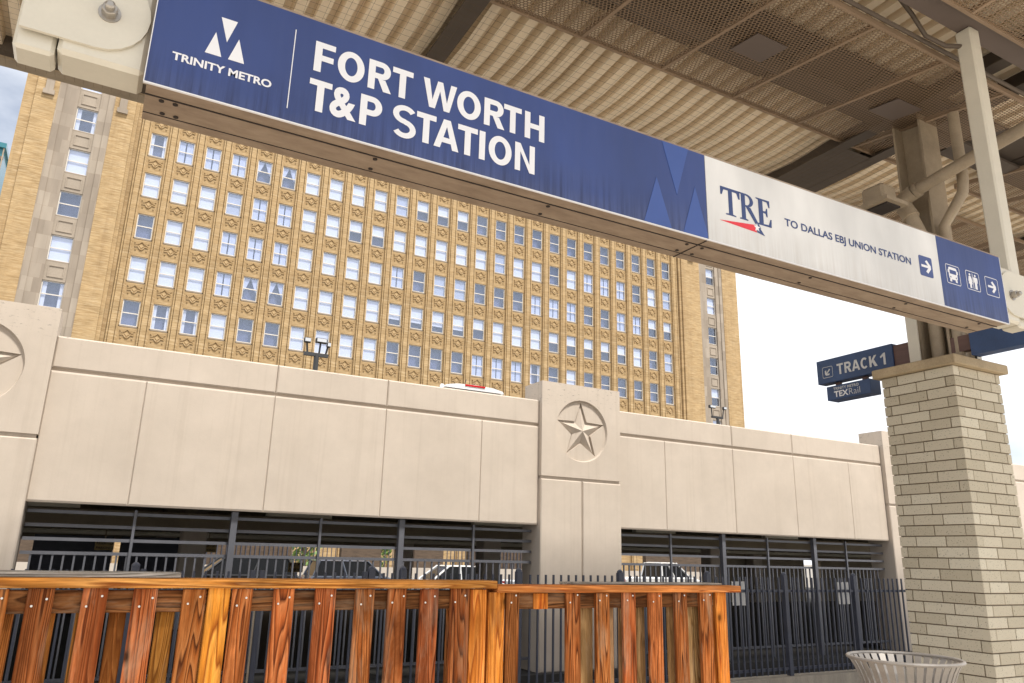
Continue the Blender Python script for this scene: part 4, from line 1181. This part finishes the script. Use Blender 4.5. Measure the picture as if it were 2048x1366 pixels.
# perforated soffit
YA, YB, ZA, ZBm = 3.55, 5.33, 6.29, 6.56
def soffit(xlo, xhi, ya, za, yb, zb, step, x_first):
    xsn = [x_first + step * k for k in range(-30, 40) if xlo < x_first + step * k < xhi]
    ed = [xlo] + xsn + [xhi]
    dirn = Vector((0, yb - ya, zb - za))
    for a, b in zip(ed, ed[1:]):
        mb = MB().add([(a + 0.012, ya, za), (b - 0.012, ya, za), (b - 0.012, yb, zb), (a + 0.012, yb, zb)], [(0, 1, 2, 3)])
        part('perforated_panel', mb, 'perf', cn)
        part('panel_bar', MB().add([(a - 0.018, ya, za - 0.006), (a + 0.018, ya, za - 0.006), (a + 0.018, yb, zb - 0.006), (a - 0.018, yb, zb - 0.006),
                                    (a - 0.018, ya, za + 0.05), (a + 0.018, ya, za + 0.05), (a + 0.018, yb, zb + 0.05), (a - 0.018, yb, zb + 0.05)],
                                   [(0, 3, 2, 1), (4, 5, 6, 7), (0, 1, 5, 4), (1, 2, 6, 5), (2, 3, 7, 6), (3, 0, 4, 7)]), 'frame_bar', cn)
    for (y, z) in ((ya, za), (yb, zb)):
        part('edge_angle', MB().box(xlo, xhi, y - 0.015, y + 0.015, z - 0.012, z + 0.04), 'frame_bar', cn)
soffit(-9, 8.45, YA, ZA, YB, ZBm, 1.01, 7.64)
soffit(9.7, 20, YA, ZA, YB, ZBm, 1.01, 10.7)
soffit(9.0, 20, 5.75, 6.44, 8.45, 6.40, 1.01, 10.7)
soffit(-9, 20, 0.75, 6.38, 3.05, 6.30, 1.01, 7.2)
# dark plates added above the soffit for its pattern of dark and bright bands
for k in range(-9, 12):
    x0_ = 7.64 + 1.01 * k
    if -9 < x0_ < 19:
        part('added_plate', MB().box(x0_ + 0.02, x0_ + 0.99, 4.20, 4.93, 6.58, 6.64), 'beam', cn)
for xa in (4.86, 6.92):
    part('access_plate', MB().add([(xa, 4.25, 6.386), (xa + 0.40, 4.25, 6.386), (xa + 0.40, 4.60, 6.439), (xa, 4.60, 6.439), (xa, 4.25, 6.376), (xa + 0.40, 4.25, 6.376), (xa + 0.40, 4.60, 6.429), (xa, 4.60, 6.429)],
                                  [(0, 1, 2, 3), (4, 7, 6, 5), (0, 4, 5, 1), (1, 5, 6, 2), (2, 6, 7, 3), (3, 7, 4, 0)]), 'plate', cn)
part('conduit', MB().tube([(5.3, 3.42, 6.64), (5.75, 3.43, 6.62), (6.0, 3.45, 6.50), (6.15, 3.44, 6.32), (6.30, 3.36, 6.22), (6.45, 3.26, 6.20)], 0.022, 8), 'cable', cn, smooth=True)
part('cable', MB().tube([(-9, 3.50, 6.33), (20, 3.50, 6.33)], 0.02, 8), 'cable', cn)
part('cable', MB().tube([(-9, 3.525, 6.37), (20, 3.525, 6.37)], 0.012, 6), 'cable', cn)
# bird netting below the deck, one strand every 7.5 cm
nm = MB(); st = 0.0012; cell = 0.09
def strand(p, q, m, sag):
    pts = []
    for i in range(m + 1):
        t_ = i / m
        pts.append((p[0] + (q[0] - p[0]) * t_ + random.uniform(-0.006, 0.006), p[1] + (q[1] - p[1]) * t_ + random.uniform(-0.005, 0.005), 6.47 - sag * math.sin(math.pi * t_) + random.uniform(-0.004, 0.004)))
    nm.tube(pts, st, 3, False)
for k in range(int(3.3 / cell)):
    y = 5.36 + k * cell
    strand((-4.5, y, 0), (12.5, y, 0), 60, 0.0)
for k in range(int(17 / cell)):
    x = -4.5 + k * cell
    strand((x, 5.34, 0), (x, 8.66, 0), 10, 0.03)
no_ = part('bird_net', nm, 'net', cn)
no_['kind'] = 'stuff'

# ================================================================ hanging station sign
SY = 3.10; SZ0, SZ1 = 3.429, 3.990; SX0, SX1, SXA, SXB = -0.055, 6.10, 2.993, 5.279
sg = thing('station_sign', 'long blue and white hanging sign naming the station', 'sign', (3.02, 3.26, 3.43))
part('box_body', MB().box(SX0 + 0.01, SX1 - 0.01, SY + 0.012, SY + 0.318, SZ0 + 0.004, SZ1 - 0.004), 'sign_box', sg)
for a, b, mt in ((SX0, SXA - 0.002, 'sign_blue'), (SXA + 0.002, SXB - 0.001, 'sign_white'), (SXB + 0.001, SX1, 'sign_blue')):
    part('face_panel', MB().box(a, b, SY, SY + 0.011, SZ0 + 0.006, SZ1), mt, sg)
part('face_trim', MB().box(SX0, SX1, SY - 0.002, SY + 0.010, SZ0, SZ0 + 0.0055).box(SX0 - 0.004, SX0 - 0.0005, SY - 0.002, SY + 0.011, SZ0, SZ1).box(SX1 + 0.0005, SX1 + 0.004, SY - 0.002, SY + 0.011, SZ0, SZ1), 'white', sg)
part('top_trim', MB().box(SX0, SX1, SY + 0.002, SY + 0.32, SZ1 + 0.0005, SZ1 + 0.012), 'sign_box', sg)
part('seam', MB().box(SX0 + 0.01, SX1 - 0.01, SY + 0.088, SY + 0.094, SZ0 - 0.0015, SZ0 + 0.003), 'dark', sg)
part('seam', MB().box(SX0 + 0.01, SX1 - 0.01, SY + 0.245, SY + 0.247, SZ0 - 0.0008, SZ0 + 0.003), 'dark', sg)
part('seam', MB().box(SXA - 0.002, SXA + 0.002, SY + 0.012, SY + 0.318, SZ0 - 0.0013, SZ0 + 0.003), 'dark', sg)
hole = MB().tube([(0, 0, 0), (0, 0, -0.004)], 0.011, 10).mesh('screw', M['dark'])
for x in (0.02, 0.075, 0.97, 1.95, 2.93, 3.05, 4.0, 5.0, 5.9):
    link('screw', hole, sg, (x, SY + 0.118, SZ0 + 0.003)); link('screw', hole, sg, (x + 0.012, SY + 0.222, SZ0 + 0.003))
TYF = SY - 0.0022
F = lambda u, v: (u, TYF, v)
FP = lambda u, v, d: (u, d, v)
def flat(ps, mat, parent, fn=FP, d=SY - 0.0006, e=TYF, name='emblem'):
    m = MB()
    for p in ps: m.prism(p, fn, d, e)
    return part(name, m, mat, parent)
FL3 = lambda u, v, d: (u, TYF - d, v)
word([('F', 0.610, 0.704), ('O', 0.719, 0.848), ('R', 0.868, 0.983), ('T', 0.988, 1.094), ('W', 1.148, 1.330), ('O', 1.334, 1.467), ('R', 1.487, 1.604), ('T', 1.602, 1.708), ('H', 1.728, 1.849)], 3.725, 3.883, 0.0335, 0.030, FL3, 'white', sg)
word([('T', 0.601, 0.705), ('&', 0.700, 0.826), ('P', 0.842, 0.949), ('S', 1.007, 1.120), ('T', 1.125, 1.228), ('A', 1.219, 1.353), ('T', 1.346, 1.456), ('I', 1.466, 1.4995), ('O', 1.520, 1.653), ('N', 1.673, 1.792)], 3.521, 3.682, 0.0335, 0.030, FL3, 'white', sg)
lettering('TRINITY METRO', 0.030, 0.437, 3.567, 3.606, F, 'white', sg, 0.030)
for p in ([(0.197, 3.843), (0.265, 3.843), (0.232, 3.727)], [(0.184, 3.760), (0.151, 3.647), (0.218, 3.647)], [(0.280, 3.760), (0.246, 3.647), (0.313, 3.647)]):
    flat([p], 'white', sg)
flat([[(0.513, 3.495), (0.517, 3.495), (0.517, 3.905), (0.513, 3.905)]], 'white', sg, name='divider')
zb_ = SZ0 + 0.007; zt_ = SZ1 - 0.0005
flat([[(2.660, zt_), (2.862, zt_), (2.760, 3.662)]], 'wm', sg)
flat([[(2.611, 3.739), (2.512, zb_), (2.712, zb_)]], 'wm', sg)
flat([[(2.902, 3.750), (2.800, zb_), (2.989, zb_), (2.989, 3.46)]], 'wm', sg)
# serif T R E
def T_(x, z, w, h):
    return [[(x, z + h), (x + w, z + h), (x + w, z + h * 0.70), (x + w * 0.93, z + h * 0.70), (x + w * 0.84, z + h * 0.90), (x + w * 0.60, z + h * 0.91), (x + w * 0.60, z + h * 0.06),
             (x + w * 0.76, z + h * 0.035), (x + w * 0.76, z), (x + w * 0.24, z), (x + w * 0.24, z + h * 0.035), (x + w * 0.40, z + h * 0.06), (x + w * 0.40, z + h * 0.91), (x + w * 0.16, z + h * 0.90), (x + w * 0.07, z + h * 0.70), (x, z + h * 0.70)]]
def E_(x, z, w, h):
    return [[(x, z), (x, z + h * 0.035), (x + w * 0.16, z + h * 0.06), (x + w * 0.16, z + h * 0.94), (x, z + h * 0.965), (x, z + h), (x + w * 0.92, z + h), (x + w * 0.92, z + h * 0.74), (x + w * 0.86, z + h * 0.74), (x + w * 0.76, z + h * 0.93),
             (x + w * 0.44, z + h * 0.94), (x + w * 0.44, z + h * 0.55), (x + w * 0.62, z + h * 0.56), (x + w * 0.69, z + h * 0.68), (x + w * 0.74, z + h * 0.68), (x + w * 0.74, z + h * 0.36), (x + w * 0.69, z + h * 0.36), (x + w * 0.62, z + h * 0.48), (x + w * 0.44, z + h * 0.49),
             (x + w * 0.44, z + h * 0.06), (x + w * 0.80, z + h * 0.07), (x + w * 0.93, z + h * 0.30), (x + w, z + h * 0.30), (x + w * 0.97, z)]]
def R_(x, z, w, h):
    o = [(x, z), (x, z + h * 0.035), (x + w * 0.12, z + h * 0.06), (x + w * 0.12, z + h * 0.94), (x, z + h * 0.965), (x, z + h), (x + w * 0.50, z + h)]
    stem = [[(x, z), (x + w * 0.46, z), (x + w * 0.46, z + h * 0.035), (x + w * 0.34, z + h * 0.06), (x + w * 0.34, z + h * 0.94), (x + w * 0.34, z + h), (x, z + h), (x, z + h * 0.965), (x + w * 0.12, z + h * 0.94), (x + w * 0.12, z + h * 0.06), (x, z + h * 0.035)]]
    cx_, cz_, ro, ri = x + w * 0.40, z + h * 0.755, h * 0.245, h * 0.185
    arc = [(cx_ + (ro * 1.35) * math.cos(a), cz_ + ro * math.sin(a)) for a in [math.pi / 2 - k * math.pi / 12 for k in range(13)]]
    arci = [(cx_ + (ri * 0.95) * math.cos(a), cz_ + ri * math.sin(a)) for a in [-math.pi / 2 + k * math.pi / 12 for k in range(13)]]
    bowl = [[(x + w * 0.34, z + h)] + arc + [(x + w * 0.34, z + h * 0.51), (x + w * 0.34, z + h * 0.57)] + arci + [(x + w * 0.34, z + h * 0.94)]]
    leg = [[(x + w * 0.36, z + h * 0.52), (x + w * 0.62, z + h * 0.52), (x + w * 1.17, z - h * 0.16), (x + w * 0.86, z - h * 0.02)]]
    return stem, bowl, leg
flat(T_(3.108, 3.634, 0.160, 0.182), 'navy', sg, name='lettering')
s1, s2, s3 = R_(3.262, 3.634, 0.150, 0.182)
for i_, p_ in enumerate((s1, s2, s3)):
    flat(p_, 'navy', sg, d=SY - 0.0006, e=TYF - 0.0001 * i_, name='lettering')
flat(E_(3.408, 3.634, 0.128, 0.182), 'navy', sg, e=TYF - 0.0004, name='lettering')
flat([[(3.094, 3.585), (3.386, 3.620), (3.398, 3.572)]], 'red', sg, e=TYF - 0.0005)
flat([[(3.40, 3.575), (3.465, 3.563), (3.418, 3.618)]], 'navy', sg, e=TYF - 0.0006)
def star2(x, z, r_):
    return [[(x + (r_ if k % 2 == 0 else r_ * 0.4) * math.cos(math.pi / 2 + k * math.pi / 5), z + (r_ if k % 2 == 0 else r_ * 0.4) * math.sin(math.pi / 2 + k * math.pi / 5)) for k in range(10)]]
flat(star2(3.402, 3.605, 0.030), 'white', sg, e=TYF - 0.0009)
lettering('TO DALLAS EBJ UNION STATION', 3.656, 4.936, 3.664, 3.734, F, 'navy', sg, 0.018)
def rrect(x0, x1, z0, z1, r_, n=4):
    out = []
    for cx_, cz_, a0 in ((x1 - r_, z1 - r_, 0), (x0 + r_, z1 - r_, 90), (x0 + r_, z0 + r_, 180), (x1 - r_, z0 + r_, 270)):
        out += [(cx_ + r_ * math.cos(R(a0 + 90 * k / n)), cz_ + r_ * math.sin(R(a0 + 90 * k / n))) for k in range(n + 1)]
    return out
def ring(x0, x1, z0, z1, r_, t_, mat, parent, fn=FP, d0=SY - 0.0006, d1=TYF, name='border'):
    a = rrect(x0, x1, z0, z1, r_); b = rrect(x0 + t_, x1 - t_, z0 + t_, z1 - t_, max(r_ - t_, 0.001))
    m = MB(); n = len(a)
    m.add([fn(u, v, d1) for u, v in a] + [fn(u, v, d1) for u, v in b], [(k, (k + 1) % n, n + (k + 1) % n, n + k) for k in range(n)])
    return part(name, m, mat, parent)
def arrow(x, z, s, ang=0):
    p = [(-1, 0.17), (0.42, 0.17), (-0.12, 0.72), (0.28, 0.95), (1, 0.22), (1, -0.22), (0.28, -0.95), (-0.12, -0.72), (0.42, -0.17), (-1, -0.17)]
    c_, s_ = math.cos(ang), math.sin(ang)
    return [[(x + s * (u * c_ - v * s_), z + s * (u * s_ + v * c_)) for u, v in p]]
flat([rrect(5.034, 5.186, 3.625, 3.783, 0.014)], 'wm2', sg, name='arrow_tile')
flat(arrow(5.110, 3.704, 0.055), 'white', sg, e=TYF - 0.0008, name='arrow')
for x0_ in (5.350, 5.600, 5.850):
    ring(x0_, x0_ + 0.172, 3.628, 3.783, 0.016, 0.005, 'white', sg)
# bus
bx = 5.436; bzc = 3.706
flat([rrect(bx - 0.052, bx + 0.052, bzc - 0.040, bzc + 0.058, 0.018)], 'white', sg, name='pictogram')
flat([rrect(bx - 0.040, bx + 0.040, bzc + 0.004, bzc + 0.036, 0.004)], 'sign_blue', sg, e=TYF - 0.0006, name='pictogram')
for k in (-1, 1):
    flat([rrect(bx + k * 0.034 - 0.011, bx + k * 0.034 + 0.011, bzc - 0.058, bzc - 0.0405, 0.003)], 'white', sg, name='pictogram')
    flat([rrect(bx + k * 0.034 - 0.006, bx + k * 0.034 + 0.006, bzc - 0.028, bzc - 0.016, 0.005)], 'sign_blue', sg, e=TYF - 0.0006, name='pictogram')
    flat([rrect(bx + k * 0.058 - 0.004, bx + k * 0.058 + 0.004, bzc + 0.010, bzc + 0.034, 0.003)], 'white', sg, e=TYF - 0.0003, name='pictogram')
# restroom figures
for k, skirt in ((-1, True), (1, False)):
    cx_ = 5.686 + k * 0.034
    flat([rrect(cx_ - 0.010, cx_ + 0.010, 3.744, 3.764, 0.0099)], 'white', sg, name='pictogram')
    if skirt:
        p = [(cx_ - 0.014, 3.740), (cx_ + 0.014, 3.740), (cx_ + 0.027, 3.700), (cx_ + 0.022, 3.697), (cx_ + 0.015, 3.712), (cx_ + 0.024, 3.676), (cx_ + 0.011, 3.676), (cx_ + 0.011, 3.644), (cx_ - 0.011, 3.644), (cx_ - 0.011, 3.676), (cx_ - 0.024, 3.676), (cx_ - 0.015, 3.712), (cx_ - 0.022, 3.697), (cx_ - 0.027, 3.700)]
    else:
        p = [(cx_ - 0.022, 3.740), (cx_ + 0.022, 3.740), (cx_ + 0.026, 3.735), (cx_ + 0.026, 3.696), (cx_ + 0.018, 3.696), (cx_ + 0.014, 3.725), (cx_ + 0.014, 3.644), (cx_ - 0.014, 3.644), (cx_ - 0.014, 3.725), (cx_ - 0.018, 3.696), (cx_ - 0.026, 3.696), (cx_ - 0.026, 3.735)]
    flat([p], 'white', sg, name='pictogram')
flat([[(5.684, 3.642), (5.689, 3.642), (5.689, 3.768), (5.684, 3.768)]], 'white', sg, name='pictogram')
flat(arrow(5.936, 3.706, 0.052), 'white', sg, name='arrow')
# stub tubes, bracket plates, bolts and hanger posts at both ends
def bracket(side, xe, xp0, xp1, xbolt, label):
    h = thing('hanger_post', label, 'post', ((xp0 + xp1) / 2, 3.25, 3.34), 'posts that hang the station sign')
    part('tube', MB().box(xp0, xp1, 3.178, 3.322, 3.477, 6.36), 'cream', h, bev=0.014)
    a, b = (xe, xp1 + 0.012) if side > 0 else (xp0 - 0.012, xe)   # stub between sign box and post
    a, b = (xe + 0.006, xp0 - 0.008) if side > 0 else (xp1 + 0.008, xe - 0.006)
    part('stub', MB().box(a, b, 3.158, 3.345, 3.492, 3.965), 'cream', h, bev=0.018)
    # plate with one rounded end towards the sign
    zc_ = 3.737; rr = 0.190
    far = xp0 + 0.015 if side < 0 else xp1 - 0.015
    cxp = xbolt + side * 0.028
    arc = [(cxp - side * rr * 0.95 * math.cos(R(t_)), zc_ + rr * math.sin(R(t_))) for t_ in range(-90, 91, 15)]
    poly = [(far, zc_ - rr)] + arc + [(far, zc_ + rr)]
    part('plate', MB().prism(poly, FP, 3.142, 3.157), 'cream', h)
    bt = part('bolt', MB().prism([(xbolt + 0.032 * math.cos(k * math.pi / 3 + 0.3), zc_ - 0.018 + 0.032 * math.sin(k * math.pi / 3 + 0.3)) for k in range(6)], FP, 3.141, 3.100), 'bolt', h, bev=0.003)
    part('shank', MB().tube([(xbolt, 3.0995, zc_ - 0.018), (xbolt, 3.078, zc_ - 0.018), (xbolt, 3.072, zc_ - 0.018)], [0.019, 0.019, 0.012], 12), 'bolt', bt, smooth=True)
    part('washer', MB().tube([(xbolt, 3.1415, zc_ - 0.018), (xbolt, 3.137, zc_ - 0.018)], 0.043, 18), 'bolt', bt)
bracket(-1, SX0, -0.528, -0.386, -0.222, 'cream hanger post and bolted plate at the left end of the station sign')
bracket(1, SX1, 6.40, 6.545, 6.295, 'cream hanger post reaching up to the canopy at the right end of the station sign')

# ================================================================ track signs on the brick column
KX = 7.5
tk = thing('track_sign', 'blue track 1 sign box with arrow left of the brick column', 'sign', (7.56, 5.55, 3.66))
part('box', MB().box(KX, KX + 0.14, 5.052, 6.06, 3.665, 3.950), 'track_blue', tk, bev=0.004)
part('bracket', MB().box(KX + 0.02, KX + 0.12, 4.752, 5.050, 3.69, 3.925), 'brown', tk)
K = lambda u, v: (KX - 0.003, u, v)
KP = lambda u, v, d: (d, u, v)
KL = lambda u, v, d: (KX - 0.003 - d, -u, v)
word([('T', -5.775, -5.688), ('R', -5.672, -5.580), ('A', -5.572, -5.466), ('C', -5.455, -5.362), ('K', -5.343, -5.246)], 3.737, 3.864, 0.026, 0.023, KL, 'letter_grey', tk)
flat([[(5.140, 3.732), (5.166, 3.732), (5.166, 3.832), (5.198, 3.814), (5.206, 3.830), (5.160, 3.866), (5.140, 3.866)]], 'letter_grey', tk, KP, KX - 0.0006, KX - 0.003, 'lettering')
ring(5.835, 5.980, 3.727, 3.860, 0.016, 0.005, 'letter_grey', tk, lambda u, v, d: (KX - 0.003, u, v))
flat(arrow(5.907, 3.793, 0.044, math.pi * 0.25 + math.pi * 1.5), 'letter_grey', tk, KP, KX - 0.0006, KX - 0.003, 'arrow')
tx = thing('track_sign', 'small blue rail line sign hung under the track sign', 'sign', (7.6, 5.65, 3.44))
part('box', MB().box(KX + 0.005, KX + 0.19, 5.368, 5.950, 3.452, 3.618), 'track_blue', tx, bev=0.004)
part('hanger', MB().box(KX + 0.06, KX + 0.10, 5.44, 5.50, 3.6185, 3.664).box(KX + 0.06, KX + 0.10, 5.80, 5.86, 3.6185, 3.664), 'brown', tx)
K2 = lambda u, v: (KX + 0.002, u, v)
lettering('TRINITY METRO', 5.852, 5.512, 3.562, 3.594, K2, 'letter_grey', tx, 0.016)
lettering('TEX', 5.848, 5.655, 3.478, 3.548, K2, 'white', tx, 0.03)
lettering('Rail', 5.645, 5.500, 3.478, 3.550, K2, 'letter_grey', tx, -0.012)
t2 = thing('track_sign', 'blue sign box right of the brick column, mostly out of view', 'sign', (7.56, 3.7, 3.63))
part('box', MB().box(KX, KX + 0.14, 2.90, 4.21, 3.630, 3.915), 'track_blue', t2, bev=0.004)
part('bracket', MB().box(KX + 0.03, KX + 0.12, 4.211, 4.418, 3.70, 3.86), 'brown', t2)
